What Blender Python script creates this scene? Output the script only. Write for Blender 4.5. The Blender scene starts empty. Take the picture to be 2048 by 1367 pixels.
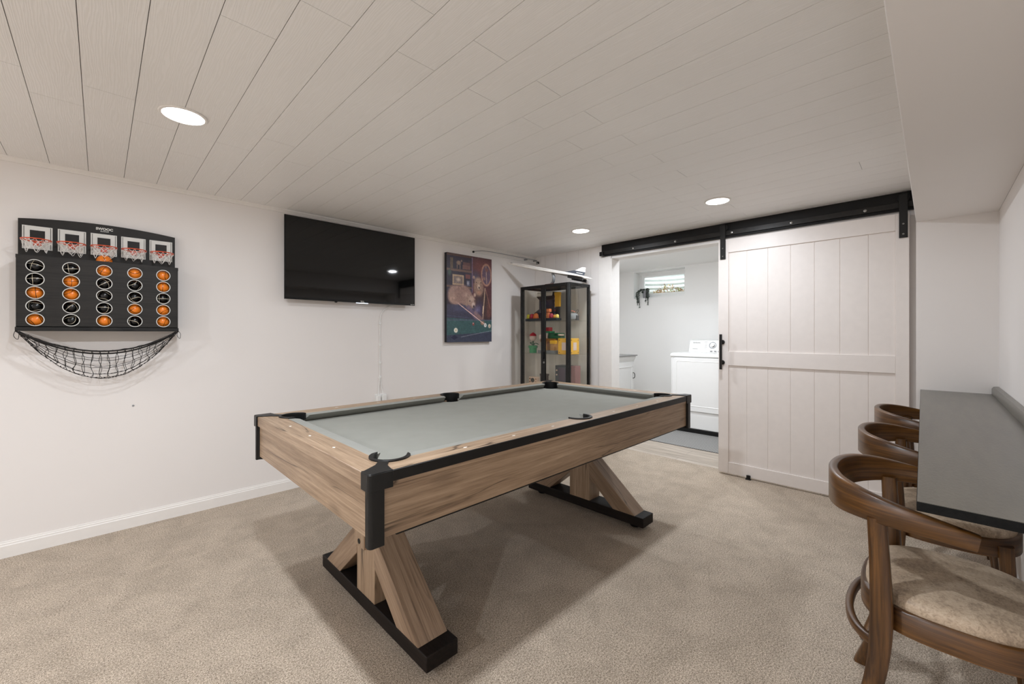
import bpy, math, random
import numpy as np
from mathutils import Vector, Matrix, Euler

sc = bpy.context.scene
COL = sc.collection
random.seed(7)

# ------------------------------------------------------------------ camera, world, exposure
H = 1.24
FPX = 832.0
YAW = math.atan2(841.0, 832.0)
cam_d = bpy.data.cameras.new('camera')
cam_d.sensor_fit = 'HORIZONTAL'
cam_d.sensor_width = 36.0
cam_d.lens = FPX / 2048.0 * 36.0
cam_d.shift_y = -15.5 / 2048.0
cam_d.clip_start = 0.02
cam = bpy.data.objects.new('camera', cam_d)
COL.objects.link(cam)
cam.location = (0, 0, H)
fwd = Vector((math.cos(YAW), math.sin(YAW), 0))
cam.rotation_euler = fwd.to_track_quat('-Z', 'Y').to_euler()
sc.camera = cam

sc.view_settings.view_transform = 'Standard'
sc.view_settings.look = 'None'
sc.view_settings.gamma = 1.0
sc.view_settings.use_curve_mapping = False
sc.view_settings.exposure = 0.0
sc.cycles.max_bounces = 14
sc.cycles.diffuse_bounces = 8
sc.cycles.transparent_max_bounces = 16
sc.cycles.sample_clamp_indirect = 6.0
sc.cycles.caustics_reflective = False
sc.cycles.caustics_refractive = False

world = bpy.data.worlds.new('sky')
sc.world = world
world.use_nodes = True
world.node_tree.nodes['Background'].inputs[0].default_value = (0.80, 0.90, 1.0, 1)
world.node_tree.nodes['Background'].inputs[1].default_value = 8.5

CAN_W = (7.5, 12.0, 11.5, 27.0)          # watts of each ceiling can
REAR_FILL_W = (20.0, 54.0)         # watts of the unseen cans added behind the camera as fill
CAN_COL = (0.93, 0.99, 1.07)
LAUNDRY_W = 12.0

# ------------------------------------------------------------------ room numbers
CZ = 2.232            # ceiling
YL = 3.627            # left wall
XB = 4.011            # back wall
YR = -0.286           # right wall
XR = -4.2             # wall behind the camera
BX, BY, BZ = 3.90, 0.078, 1.993   # boxed end wall and soffit edges
OY0, OY1, OZ = 0.30, 2.493, 2.085 # opening to the laundry room
XL = 6.0              # laundry back wall


# ------------------------------------------------------------------ materials
def srgb(r, g, b):
    f = lambda c: (c / 255.0) / 12.92 if c / 255.0 <= 0.04045 else (((c / 255.0) + 0.055) / 1.055) ** 2.4
    return (f(r), f(g), f(b), 1.0)


class NT:
    def __init__(s, name):
        s.m = bpy.data.materials.new(name)
        s.m.use_nodes = True
        s.t = s.m.node_tree
        s.b = s.t.nodes['Principled BSDF']

    def n(s, typ, **kw):
        nd = s.t.nodes.new(typ)
        for k, v in kw.items():
            if k.startswith('i_'):
                nd.inputs[k[2:].replace('_', ' ')].default_value = v
            else:
                setattr(nd, k, v)
        return nd

    def l(s, a, b):
        s.t.links.new(a, b)

    def coords(s, scale=(1, 1, 1), rot=(0, 0, 0)):
        tc = s.n('ShaderNodeTexCoord')
        mp = s.n('ShaderNodeMapping')
        mp.inputs['Scale'].default_value = scale
        mp.inputs['Rotation'].default_value = rot
        s.l(tc.outputs['Object'], mp.inputs['Vector'])
        return mp.outputs['Vector']

    def noise(s, vec, scale, detail=3.0, rough=0.5, dist=0.0):
        nd = s.n('ShaderNodeTexNoise')
        nd.inputs['Scale'].default_value = scale
        nd.inputs['Detail'].default_value = detail
        nd.inputs['Roughness'].default_value = rough
        nd.inputs['Distortion'].default_value = dist
        s.l(vec, nd.inputs['Vector'])
        return nd.outputs['Fac']

    def ramp(s, fac, stops):
        r = s.n('ShaderNodeValToRGB')
        els = r.color_ramp.elements
        while len(els) < len(stops):
            els.new(0.5)
        for e, (p, c) in zip(els, stops):
            e.position = p
            e.color = c
        s.l(fac, r.inputs['Fac'])
        return r.outputs['Color']

    def mix(s, fac, a, b, mode='MIX'):
        m = s.n('ShaderNodeMix', data_type='RGBA', blend_type=mode)
        for sock, v in ((m.inputs[0], fac), (m.inputs[6], a), (m.inputs[7], b)):
            if hasattr(v, 'links') or hasattr(v, 'is_linked'):
                s.l(v, sock)
            else:
                sock.default_value = v
        return m.outputs[2]

    def math(s, op, a, b=None, c=None):
        m = s.n('ShaderNodeMath', operation=op)
        for i, v in enumerate((a, b, c)):
            if v is None:
                continue
            if hasattr(v, 'is_linked'):
                s.l(v, m.inputs[i])
            else:
                m.inputs[i].default_value = v
        return m.outputs[0]

    def bump(s, height, strength=0.3, dist=0.002):
        b = s.n('ShaderNodeBump')
        b.inputs['Strength'].default_value = strength
        b.inputs['Distance'].default_value = dist
        s.l(height, b.inputs['Height'])
        s.l(b.outputs['Normal'], s.b.inputs['Normal'])

    def base(s, c):
        if hasattr(c, 'is_linked'):
            s.l(c, s.b.inputs['Base Color'])
        else:
            s.b.inputs['Base Color'].default_value = c
        return s

    def pr(s, rough=0.5, metal=0.0, spec=0.5, coat=0.0):
        s.b.inputs['Roughness'].default_value = rough
        s.b.inputs['Metallic'].default_value = metal
        s.b.inputs['Specular IOR Level'].default_value = spec
        s.b.inputs['Coat Weight'].default_value = coat
        return s


def plain(name, c, rough=0.5, metal=0.0, spec=0.5, coat=0.0, var=0.05, vs=20.0, bump=0.0, bs=300.0):
    t = NT(name)
    v = t.coords()
    n = t.noise(v, vs, 3)
    lo = tuple(x * (1 - var) for x in c[:3]) + (1,)
    hi = tuple(min(1, x * (1 + var)) for x in c[:3]) + (1,)
    t.base(t.ramp(n, [(0.3, lo), (0.7, hi)])).pr(rough, metal, spec, coat)
    if bump > 0:
        t.bump(t.noise(v, bs, 2), bump, 0.001)
    return t.m


def emit(name, c, strength):
    t = NT(name)
    t.base((0.8, 0.8, 0.8, 1))
    t.b.inputs['Emission Color'].default_value = c
    t.b.inputs['Emission Strength'].default_value = strength
    return t.m


def wood(name, axis, c_dark, c_mid, c_light, rough=0.45, scale=1.0, crack=0.55, coat=0.0, spec=0.5, tilt=0.0, spread=1.0):
    """grain runs along axis (0 x, 1 y, 2 z); tilt turns it about x"""
    t = NT(name)

    def cv(across, along):
        s3 = [across * scale] * 3
        s3[axis] = along * scale
        if tilt == 0.0:
            return t.coords(tuple(s3))
        tc = t.n('ShaderNodeTexCoord')
        m1 = t.n('ShaderNodeMapping')
        m1.inputs['Rotation'].default_value = (tilt, 0, 0)
        m2 = t.n('ShaderNodeMapping')
        m2.inputs['Scale'].default_value = tuple(s3)
        t.l(tc.outputs['Object'], m1.inputs['Vector'])
        t.l(m1.outputs['Vector'], m2.inputs['Vector'])
        return m2.outputs['Vector']
    g1 = t.noise(cv(7.0, 0.7), 1.7, 5, 0.6, 0.35)
    g2 = t.noise(cv(150.0, 4.0), 1.3, 5, 0.7, 0.2)
    g0 = t.noise(cv(46.0, 1.2), 1.5, 4, 0.6, 0.4)
    mixg = t.math('ADD', t.math('MULTIPLY', g1, 0.28), t.math('ADD', t.math('MULTIPLY', g0, 0.30), t.math('MULTIPLY', g2, 0.42)))
    col = t.ramp(mixg, [(0.5 - 0.10 * spread, c_dark), (0.49, c_mid), (0.5 + 0.09 * spread, c_light)])
    if crack > 0:
        g3 = t.noise(cv(4.2, 0.30), 2.2, 3, 0.5, 0.35)
        ln = t.math('ABSOLUTE', t.math('SUBTRACT', g3, 0.5))
        line = t.ramp(ln, [(0.0, (1, 1, 1, 1)), (0.010, (0, 0, 0, 1))])
        brk = t.ramp(t.noise(cv(6.0, 2.0), 1.5, 2), [(0.42, (0, 0, 0, 1)), (0.55, (1, 1, 1, 1))])
        fac = t.math('MULTIPLY', t.math('MULTIPLY', line, brk), crack)
        col = t.mix(fac, col, tuple(x * 0.38 for x in c_dark[:3]) + (1,))
        kn = t.n('ShaderNodeTexVoronoi')
        kn.inputs['Scale'].default_value = 1.0
        t.l(cv(6.5, 2.2), kn.inputs['Vector'])
        kd = t.ramp(kn.outputs['Distance'], [(0.02, (1, 1, 1, 1)), (0.16, (0, 0, 0, 1))])
        col = t.mix(t.math('MULTIPLY', kd, crack * 0.4), col, tuple(x * 0.45 for x in c_dark[:3]) + (1,))
    t.base(col).pr(rough, 0, spec, coat)
    t.bump(mixg, 0.16, 0.0012)
    return t.m


def mat_wall(name, c):
    t = NT(name)
    v = t.coords()
    n = t.noise(v, 1.3, 2)
    t.base(t.ramp(n, [(0.3, tuple(x * 0.975 for x in c[:3]) + (1,)), (0.7, c)])).pr(0.62, 0, 0.3)
    t.bump(t.noise(v, 160, 3), 0.05, 0.001)
    return t.m


def mat_carpet():
    t = NT('carpet')
    v = t.coords()
    n1 = t.noise(v, 340, 2, 0.6)
    n2 = t.noise(v, 150, 3, 0.6)
    n3 = t.noise(v, 4.6, 5, 0.62, 0.8)
    n4 = t.noise(t.coords((1, 1, 1)), 9, 3, 0.6)
    s = t.math('ADD', t.math('MULTIPLY', n1, 0.6), t.math('MULTIPLY', n2, 0.4))
    fine = t.ramp(s, [(0.36, srgb(88, 76, 63)), (0.48, srgb(169, 153, 134)), (0.60, srgb(230, 215, 197))])
    patch = t.ramp(n3, [(0.36, (0.90, 0.895, 0.885, 1)), (0.60, (1.05, 1.05, 1.05, 1))])
    p2 = t.ramp(n4, [(0.35, (0.94, 0.94, 0.94, 1)), (0.65, (1.04, 1.04, 1.04, 1))])
    c = t.mix(1.0, fine, patch, 'MULTIPLY')
    c = t.mix(1.0, c, p2, 'MULTIPLY')
    t.base(c).pr(0.95, 0, 0.1)
    t.b.inputs['Sheen Weight'].default_value = 0.15
    t.bump(s, 0.75, 0.006)
    return t.m


def mat_ceiling():
    t = NT('ceiling_plank')
    v = t.coords((30, 1.1, 1))
    n = t.noise(v, 1.6, 4, 0.6, 1.6)
    w = t.n('ShaderNodeTexWave', wave_type='BANDS', bands_direction='X')
    w.inputs['Scale'].default_value = 26.0
    w.inputs['Distortion'].default_value = 16.0
    w.inputs['Detail'].default_value = 2.0
    w.inputs['Detail Scale'].default_value = 0.9
    t.l(t.coords((1.6, 0.16, 1)), w.inputs['Vector'])
    big = t.noise(t.coords(), 1.2, 2)
    c = t.ramp(w.outputs['Fac'], [(0.0, srgb(240, 239, 237)), (1.0, srgb(245, 244, 243))])
    c2 = t.ramp(big, [(0.3, (0.96, 0.955, 0.95, 1)), (0.7, (1, 1, 1, 1))])
    t.base(t.mix(1.0, c, c2, 'MULTIPLY')).pr(0.5, 0, 0.4)
    t.bump(t.math('ADD', w.outputs['Fac'], n), 0.22, 0.0010)
    return t.m


def mat_glass(name, tint, alpha_mix=0.86):
    """thin clear pane: mostly see-through with a glossy surface"""
    t = NT(name)
    t.t.nodes.remove(t.b)
    out = [n for n in t.t.nodes if n.type == 'OUTPUT_MATERIAL'][0]
    tr = t.n('ShaderNodeBsdfTransparent')
    tr.inputs[0].default_value = tint
    gl = t.n('ShaderNodeBsdfGlossy')
    gl.inputs['Roughness'].default_value = 0.02
    lw = t.n('ShaderNodeLayerWeight')
    lw.inputs['Blend'].default_value = 0.5
    p5 = t.math('POWER', lw.outputs['Facing'], 4.0)
    frs = t.math('ADD', 0.035, t.math('MULTIPLY', p5, 0.55))
    mx = t.n('ShaderNodeMixShader')
    t.l(frs, mx.inputs[0])
    t.l(tr.outputs[0], mx.inputs[1])
    t.l(gl.outputs[0], mx.inputs[2])
    t.l(mx.outputs[0], out.inputs[0])
    return t.m


def mat_ball(name, body, seam, rough):
    t = NT(name)
    tc = t.n('ShaderNodeTexCoord')
    sx = t.n('ShaderNodeSeparateXYZ')
    t.l(tc.outputs['Object'], sx.inputs[0])
    R = 0.0365
    x = t.math('ABSOLUTE', t.math('DIVIDE', sx.outputs[0], R))
    y = t.math('ABSOLUTE', t.math('DIVIDE', sx.outputs[1], R))
    z = t.math('ABSOLUTE', t.math('DIVIDE', sx.outputs[2], R))
    # two great circles and a pair of curved seams
    zz = t.math('MULTIPLY', z, z)
    curve = t.math('ABSOLUTE', t.math('SUBTRACT', y, t.math('ADD', 0.45, t.math('MULTIPLY', zz, 0.35))))
    m = t.math('MINIMUM', x, curve)
    c = t.ramp(m, [(0.0, seam), (0.026, seam), (0.040, body)])
    t.base(c).pr(rough, 0, 0.5)
    t.bump(t.noise(t.coords(), 600, 1), 0.1, 0.0004)
    return t.m


def walnut(name, sc3):
    t = NT(name)
    g = t.noise(t.coords(sc3), 1.6, 5, 0.6, 0.4)
    big = t.noise(t.coords((2, 2, 2)), 1.5, 2)
    c = t.ramp(t.math('ADD', t.math('MULTIPLY', g, 0.75), t.math('MULTIPLY', big, 0.25)),
               [(0.34, srgb(54, 32, 14)), (0.5, srgb(84, 54, 23)), (0.66, srgb(114, 76, 34))])
    t.base(c).pr(0.36, 0, 0.5, 0.2)
    t.b.inputs['Coat Roughness'].default_value = 0.25
    t.bump(g, 0.08, 0.001)
    return t.m


M = {}
M['wall'] = mat_wall('wall_paint', srgb(236, 232, 229))
M['wall2'] = mat_wall('laundry_paint', srgb(240, 240, 238))
M['trim'] = plain('trim_paint', srgb(237, 234, 230), 0.4, var=0.015)
M['door_white'] = plain('door_paint', srgb(232, 225, 220), 0.42, var=0.015)
M['carpet'] = mat_carpet()
M['ceiling'] = mat_ceiling()
M['ceil_gap'] = plain('plank_gap', srgb(92, 86, 80), 0.8)
M['black_metal'] = plain('black_metal', srgb(22, 21, 20), 0.45, 0.0, 0.35, var=0.1, bump=0.04)
M['track_metal'] = plain('track_metal', srgb(36, 34, 32), 0.42, 0.3, 0.4, var=0.2)
M['header_black'] = plain('header_black', srgb(17, 16, 16), 0.55, spec=0.3, var=0.3, vs=6)
M['steel'] = plain('bolt_steel', srgb(150, 148, 145), 0.3, 0.9)
M['black_plastic'] = plain('black_plastic', srgb(18, 18, 18), 0.45, spec=0.3)
M['black_wood'] = wood('black_wood', 1, srgb(16, 13, 12), srgb(26, 21, 19), srgb(36, 29, 26), 0.55, crack=0.0, spec=0.2)
for ax, nm in enumerate('xyz'):
    M['oak_' + nm] = wood('weathered_oak_' + nm, ax, srgb(108, 86, 67), srgb(154, 130, 106), srgb(188, 163, 137), 0.42, crack=1.0, spread=1.6)
M['walnut_x'] = walnut('walnut_x', (2.5, 2.5, 60))
M['walnut_z'] = walnut('walnut_z', (60, 60, 2.5))
M['felt'] = plain('felt', srgb(142, 142, 135), 0.9, spec=0.15, var=0.03, vs=9, bump=0.15, bs=900)
M['cushion'] = plain('cushion_felt', srgb(142, 142, 136), 0.9, spec=0.15, var=0.03, bump=0.15, bs=900)
M['sight'] = plain('pearl_sight', srgb(240, 236, 228), 0.2)
M['white_plastic'] = plain('white_plastic', srgb(236, 236, 234), 0.3, var=0.01)
M['appliance'] = plain('appliance_enamel', srgb(240, 240, 238), 0.22, var=0.005, coat=0.3)
M['grey_plastic'] = plain('grey_plastic', srgb(150, 152, 154), 0.35)
M['glass_grey'] = mat_glass('cabinet_glass', (0.985, 0.982, 0.962, 1))
M['glass_clear'] = mat_glass('window_glass', (0.97, 0.98, 0.97, 1))
M['orange_ball'] = mat_ball('orange_rubber', srgb(250, 138, 42), srgb(28, 18, 14), 0.25)
M['black_ball'] = mat_ball('black_rubber', srgb(14, 14, 14), srgb(226, 214, 190), 0.22)
M['orange_metal'] = plain('orange_rim', srgb(214, 84, 48), 0.35)
M['white_print'] = plain('white_print', srgb(214, 214, 209), 0.5)
M['net_white'] = plain('white_cord', srgb(232, 230, 226), 0.8)
M['net_black'] = plain('black_cord', srgb(24, 21, 20), 0.8)
M['game_board'] = plain('dark_board', srgb(38, 36, 34), 0.55, spec=0.3, var=0.15, vs=14)
M['game_panel'] = wood('dark_panel', 0, srgb(30, 28, 26), srgb(38, 36, 34), srgb(46, 43, 40), 0.55, scale=2.0, crack=0.0, spec=0.3)


def mat_screen():
    t = NT('tv_screen')
    t.base(srgb(14, 14, 14)).pr(0.035, 0, 0.5)
    return t.m


M['screen'] = mat_screen()


def mat_leather():
    t = NT('distressed_leather')
    v = t.coords()
    n1 = t.noise(t.coords((1, 1.4, 1)), 9, 7, 0.66, 0.9)
    n2 = t.noise(v, 120, 5, 0.65, 1.0)
    s = t.math('ADD', t.math('MULTIPLY', n1, 0.5), t.math('MULTIPLY', n2, 0.5))
    c = t.ramp(s, [(0.38, srgb(146, 128, 109)), (0.50, srgb(184, 163, 139)), (0.64, srgb(206, 188, 165))])
    t.base(c).pr(0.5, 0, 0.35)
    t.bump(t.noise(v, 420, 4, 0.6), 0.12, 0.0006)
    return t.m


M['leather'] = mat_leather()


def mat_counter():
    t = NT('painted_counter')
    v = t.coords((3, 1, 1))
    n = t.noise(t.coords((1.0, 3.0, 1)), 60, 4, 0.55)
    n2 = t.noise(t.coords((0.4, 4.0, 1)), 9, 3)
    c = t.ramp(n2, [(0.3, srgb(78, 75, 66)), (0.7, srgb(92, 88, 77))])
    t.base(c).pr(0.30, 0, 0.9, 0.1)
    t.bump(t.math('ADD', n, n2), 0.45, 0.0016)
    return t.m


M['counter'] = mat_counter()
M['counter_edge'] = plain('counter_edge', srgb(12, 12, 11), 0.7, spec=0.2, var=0.4, vs=90, bump=0.8, bs=200)


def mat_lam():
    t = NT('pale_plank_floor')
    br = t.n('ShaderNodeTexBrick')
    t.l(t.coords((1, 1, 1), (0, 0, math.pi / 2)), br.inputs['Vector'])
    br.inputs['Scale'].default_value = 1.0
    br.inputs['Brick Width'].default_value = 1.2
    br.inputs['Row Height'].default_value = 0.18
    br.inputs['Mortar Size'].default_value = 0.0015
    br.inputs['Color1'].default_value = srgb(196, 184, 170)
    br.inputs['Color2'].default_value = srgb(176, 163, 148)
    br.inputs['Mortar'].default_value = srgb(110, 98, 88)
    g = t.noise(t.coords((14, 1.0, 1)), 2.2, 5, 0.6, 1.0)
    gr = t.ramp(g, [(0.35, (0.68, 0.66, 0.64, 1)), (0.6, (1.05, 1.05, 1.05, 1))])
    t.base(t.mix(1.0, br.outputs['Color'], gr, 'MULTIPLY')).pr(0.4, 0, 0.4)
    return t.m


M['laminate'] = mat_lam()


def mat_mat():
    t = NT('checker_rubber')
    ck = t.n('ShaderNodeTexChecker')
    ck.inputs['Scale'].default_value = 62.0
    t.l(t.coords((1, 1, 1), (0, 0, math.radians(45))), ck.inputs['Vector'])
    ck.inputs['Color1'].default_value = srgb(164, 163, 160)
    ck.inputs['Color2'].default_value = srgb(108, 107, 105)
    t.base(ck.outputs['Color']).pr(0.55, 0, 0.4)
    t.bump(ck.outputs['Fac'], 0.6, 0.003)
    return t.m


M['rubber'] = mat_mat()


# ------------------------------------------------------------------ mesh builder
class MB:
    def __init__(s):
        s.v = []
        s.f = []
        s.mi = []

    def add(s, verts, faces, mi=0):
        o = len(s.v)
        s.v += [tuple(p) for p in verts]
        s.f += [tuple(i + o for i in f) for f in faces]
        s.mi += [mi] * len(faces)
        return s

    def box(s, x0, x1, y0, y1, z0, z1, mi=0):
        x0, x1 = min(x0, x1), max(x0, x1)
        y0, y1 = min(y0, y1), max(y0, y1)
        z0, z1 = min(z0, z1), max(z0, z1)
        v = [(x0, y0, z0), (x1, y0, z0), (x1, y1, z0), (x0, y1, z0), (x0, y0, z1), (x1, y0, z1), (x1, y1, z1), (x0, y1, z1)]
        return s.add(v, [(0, 3, 2, 1), (4, 5, 6, 7), (0, 1, 5, 4), (1, 2, 6, 5), (2, 3, 7, 6), (3, 0, 4, 7)], mi)

    def prism(s, pts, lo, hi, axis=2, mi=0):
        """extrude a 2-D outline along an axis; pts are (a, b) in the two other axes in order"""
        def mk(a, b, c):
            return {2: (a, b, c), 1: (a, c, b), 0: (c, a, b)}[axis]
        area = sum(pts[i][0] * pts[(i + 1) % len(pts)][1] - pts[(i + 1) % len(pts)][0] * pts[i][1] for i in range(len(pts)))
        if area < 0:
            pts = pts[::-1]
        n = len(pts)
        v = [mk(a, b, lo) for a, b in pts] + [mk(a, b, hi) for a, b in pts]
        f = [tuple(range(n - 1, -1, -1)), tuple(range(n, 2 * n))]
        f += [(i, (i + 1) % n, n + (i + 1) % n, n + i) for i in range(n)]
        if axis == 1:
            f = [t[::-1] for t in f]
        return s.add(v, f, mi)

    def frames(s, path, closed=False):
        P = [Vector(p) for p in path]
        n = len(P)
        T = []
        for i in range(n):
            a = P[(i - 1) % n] if (closed or i > 0) else P[0]
            b = P[(i + 1) % n] if (closed or i < n - 1) else P[-1]
            t = (b - a)
            T.append(t.normalized() if t.length > 1e-9 else Vector((0, 0, 1)))
        return P, T

    def tube(s, path, r, seg=8, closed=False, mi=0, caps=True):
        P, T = s.frames(path, closed)
        n = len(P)
        rr = r if isinstance(r, (list, tuple)) else [r] * n
        up = Vector((0, 0, 1)) if abs(T[0].z) < 0.9 else Vector((1, 0, 0))
        v = []
        for i in range(n):
            a = up - T[i] * up.dot(T[i])
            if a.length < 1e-4:
                a = Vector((1, 0, 0)) - T[i] * T[i].x
            a.normalize()
            up = a
            b = T[i].cross(a)
            for k in range(seg):
                an = 2 * math.pi * k / seg
                v.append(P[i] + (a * math.cos(an) + b * math.sin(an)) * rr[i])
        f = []
        for i in range(n if closed else n - 1):
            j = (i + 1) % n
            for k in range(seg):
                k2 = (k + 1) % seg
                f.append((i * seg + k, i * seg + k2, j * seg + k2, j * seg + k))
        if caps and not closed:
            f.append(tuple(range(seg - 1, -1, -1)))
            f.append(tuple((n - 1) * seg + k for k in range(seg)))
        return s.add(v, f, mi)

    def sweep(s, path, sizes, side=None, closed=False, mi=0):
        """rounded-rectangle section swept on a path; sizes (w across, h along up); side: fixed 'up' vector"""
        P, T = s.frames(path, closed)
        n = len(P)
        if not isinstance(sizes, list):
            sizes = [sizes] * n
        upv = Vector(side) if side else Vector((0, 0, 1))
        v = []
        for i in range(n):
            up = upv - T[i] * upv.dot(T[i])
            up.normalize()
            rt = T[i].cross(up).normalized()
            w, h = sizes[i][0] / 2, sizes[i][1] / 2
            c = min(w, h) * 0.35
            sec = [(w - c, -h), (w, -h + c), (w, h - c), (w - c, h), (-w + c, h), (-w, h - c), (-w, -h + c), (-w + c, -h)]
            for a, b in sec:
                v.append(P[i] + rt * a + up * b)
        f = []
        for i in range(n if closed else n - 1):
            j = (i + 1) % n
            for k in range(8):
                k2 = (k + 1) % 8
                f.append((i * 8 + k, i * 8 + k2, j * 8 + k2, j * 8 + k))
        if not closed:
            f.append(tuple(range(7, -1, -1)))
            f.append(tuple((n - 1) * 8 + k for k in range(8)))
        return s.add(v, f, mi)

    def lathe(s, prof, c=(0, 0, 0), axis='z', seg=32, mi=0, caps=True):
        """prof: list of (radius, height)"""
        v = []
        cx, cy, cz = c
        for r, h in prof:
            for k in range(seg):
                a = 2 * math.pi * k / seg
                x, y = r * math.cos(a), r * math.sin(a)
                if axis == 'z':
                    v.append((cx + x, cy + y, cz + h))
                elif axis == 'x':
                    v.append((cx + h, cy + x, cz + y))
                else:
                    v.append((cx + y, cy + h, cz + x))
        f = []
        for i in range(len(prof) - 1):
            for k in range(seg):
                k2 = (k + 1) % seg
                f.append((i * seg + k, i * seg + k2, (i + 1) * seg + k2, (i + 1) * seg + k))
        if caps:
            f.append(tuple(range(seg - 1, -1, -1)))
            f.append(tuple((len(prof) - 1) * seg + k for k in range(seg)))
        return s.add(v, f, mi)

    def sphere(s, c, r, seg=20, rings=12, sq=(1, 1, 1), mi=0):
        prof = []
        for i in range(rings + 1):
            a = -math.pi / 2 + math.pi * i / rings
            prof.append((max(1e-5, r * math.cos(a)), r * math.sin(a)))
        o = len(s.v)
        s.lathe(prof, (0, 0, 0), 'z', seg, mi, caps=False)
        for i in range(o, len(s.v)):
            x, y, z = s.v[i]
            s.v[i] = (c[0] + x * sq[0], c[1] + y * sq[1], c[2] + z * sq[2])
        return s

    def arcband(s, c, r0, r1, a0, a1, z0, z1, seg=24, mi=0):
        """flat curved band between two radii"""
        v, f = [], []
        for i in range(seg + 1):
            a = math.radians(a0 + (a1 - a0) * i / seg)
            ca, sa = math.cos(a), math.sin(a)
            for r, z in ((r0, z0), (r1, z0), (r1, z1), (r0, z1)):
                v.append((c[0] + r * ca, c[1] + r * sa, z))
        for i in range(seg):
            for k in range(4):
                k2 = (k + 1) % 4
                f.append((i * 4 + k, i * 4 + k2, (i + 1) * 4 + k2, (i + 1) * 4 + k))
        f.append((3, 2, 1, 0))
        f.append(tuple(seg * 4 + k for k in range(4)))
        return s.add(v, f, mi)

    def xform(s, mat):
        s.v = [tuple(mat @ Vector(p)) for p in s.v]
        return s


def root_loc(o):
    l = Vector((0, 0, 0))
    while o is not None:
        l += o.location
        o = o.parent
    return l


def obj(name, mb, mats, parent=None, bevel=0.0, smooth=True, angle=35, local=False, label=None, seg=2, recalc=True):
    me = bpy.data.meshes.new(name)
    off = Vector((0, 0, 0)) if (local or parent is None) else root_loc(parent)
    me.from_pydata([(p[0] - off.x, p[1] - off.y, p[2] - off.z) for p in mb.v], [], mb.f)
    if not isinstance(mats, (list, tuple)):
        mats = [mats]
    for m in mats:
        me.materials.append(m)
    me.polygons.foreach_set('material_index', mb.mi)
    if recalc:
        import bmesh
        bm = bmesh.new()
        bm.from_mesh(me)
        bmesh.ops.recalc_face_normals(bm, faces=bm.faces)
        bm.to_mesh(me)
        bm.free()
    if smooth:
        me.shade_smooth()
        me.set_sharp_from_angle(angle=math.radians(angle))
    me.update()
    o = bpy.data.objects.new(name, me)
    COL.objects.link(o)
    if parent is not None:
        o.parent = parent
    if bevel > 0:
        b = o.modifiers.new('bevel', 'BEVEL')
        b.width = bevel
        b.segments = seg
        b.limit_method = 'ANGLE'
        b.angle_limit = math.radians(40)
        b.harden_normals = False
    if label:
        o['label'] = label
    return o


def recenter(o):
    """move a single-mesh thing's origin to its base centre"""
    vs = np.array([v.co for v in o.data.vertices])
    c = Vector(((vs[:, 0].min() + vs[:, 0].max()) / 2, (vs[:, 1].min() + vs[:, 1].max()) / 2, vs[:, 2].min()))
    o.data.transform(Matrix.Translation(-c))
    o.location = c
    return o


def tag(o, label, cat, group=None):
    o['label'] = label
    o['category'] = cat
    if group:
        o['group'] = group
    return o


def thing(name, label, cat, loc, group=None, rz=0.0):
    o = bpy.data.objects.new(name, None)
    o.empty_display_size = 0.1
    COL.objects.link(o)
    o.location = loc
    o.rotation_euler = (0, 0, rz)
    return tag(o, label, cat, group)


def struct(name, mb, mats, bevel=0.0, **k):
    o = obj(name, mb, mats, None, bevel, **k)
    o['kind'] = 'structure'
    return o


def dup(root, loc, label=None, group=None, rz=None):
    r = root.copy()
    COL.objects.link(r)
    r.location = loc
    if rz is not None:
        r.rotation_euler = (0, 0, rz)
    if label:
        r['label'] = label
    if group:
        r['group'] = group
    for ch in list(root.children):
        c = ch.copy()
        COL.objects.link(c)
        c.parent = r
        for g in list(ch.children):
            d = g.copy()
            COL.objects.link(d)
            d.parent = c
    return r


def text_mb(txt, size, depth, loc, facing, bold=0.0, align='CENTER'):
    """lettering as solid mesh. facing '-y' reads from the room towards +y; '-x' reads towards +x"""
    cu = bpy.data.curves.new('lettering', 'FONT')
    cu.body = txt
    cu.size = size
    cu.extrude = depth / 2
    cu.offset = bold
    cu.align_x = align
    cu.align_y = 'CENTER'
    to = bpy.data.objects.new('lettering', cu)
    COL.objects.link(to)
    dg = bpy.context.evaluated_depsgraph_get()
    dg.update()
    me = bpy.data.meshes.new_from_object(to.evaluated_get(dg))
    if facing == '-y':
        R = Matrix.Rotation(math.pi / 2, 4, 'X')
    elif facing == '-x':
        R = Matrix.Rotation(-math.pi / 2, 4, 'Z') @ Matrix.Rotation(math.pi / 2, 4, 'X')
    me.transform(Matrix.Translation(Vector(loc)) @ R)
    mb = MB()
    mb.add([tuple(v.co) for v in me.vertices], [tuple(p.vertices) for p in me.polygons])
    bpy.data.objects.remove(to)
    bpy.data.curves.remove(cu)
    bpy.data.meshes.remove(me)
    return mb


def smooth_path(pts, n=8, closed=False):
    """Catmull-Rom through the points"""
    P = [Vector(p) for p in pts]
    out = []
    m = len(P)
    for i in range(m if closed else m - 1):
        p1, p2 = P[i], P[(i + 1) % m]
        p0 = P[(i - 1) % m] if (closed or i > 0) else p1 * 2 - p2
        p3 = P[(i + 2) % m] if (closed or i < m - 2) else p2 * 2 - p1
        for k in range(n):
            t = k / n
            out.append(0.5 * ((2 * p1) + (p2 - p0) * t + (2 * p0 - 5 * p1 + 4 * p2 - p3) * t * t + (3 * p1 - p0 - 3 * p2 + p3) * t ** 3))
    if not closed:
        out.append(P[-1])
    return out


# ================================================================== SETTING
# floors
struct('floor', MB().box(XR, 4.05, YR - 0.02, YL + 0.02, -0.06, 0.0), M['carpet'])
struct('floor_laundry', MB().box(4.05, XL, YR, YL, -0.06, -0.004), M['laminate'])

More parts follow.
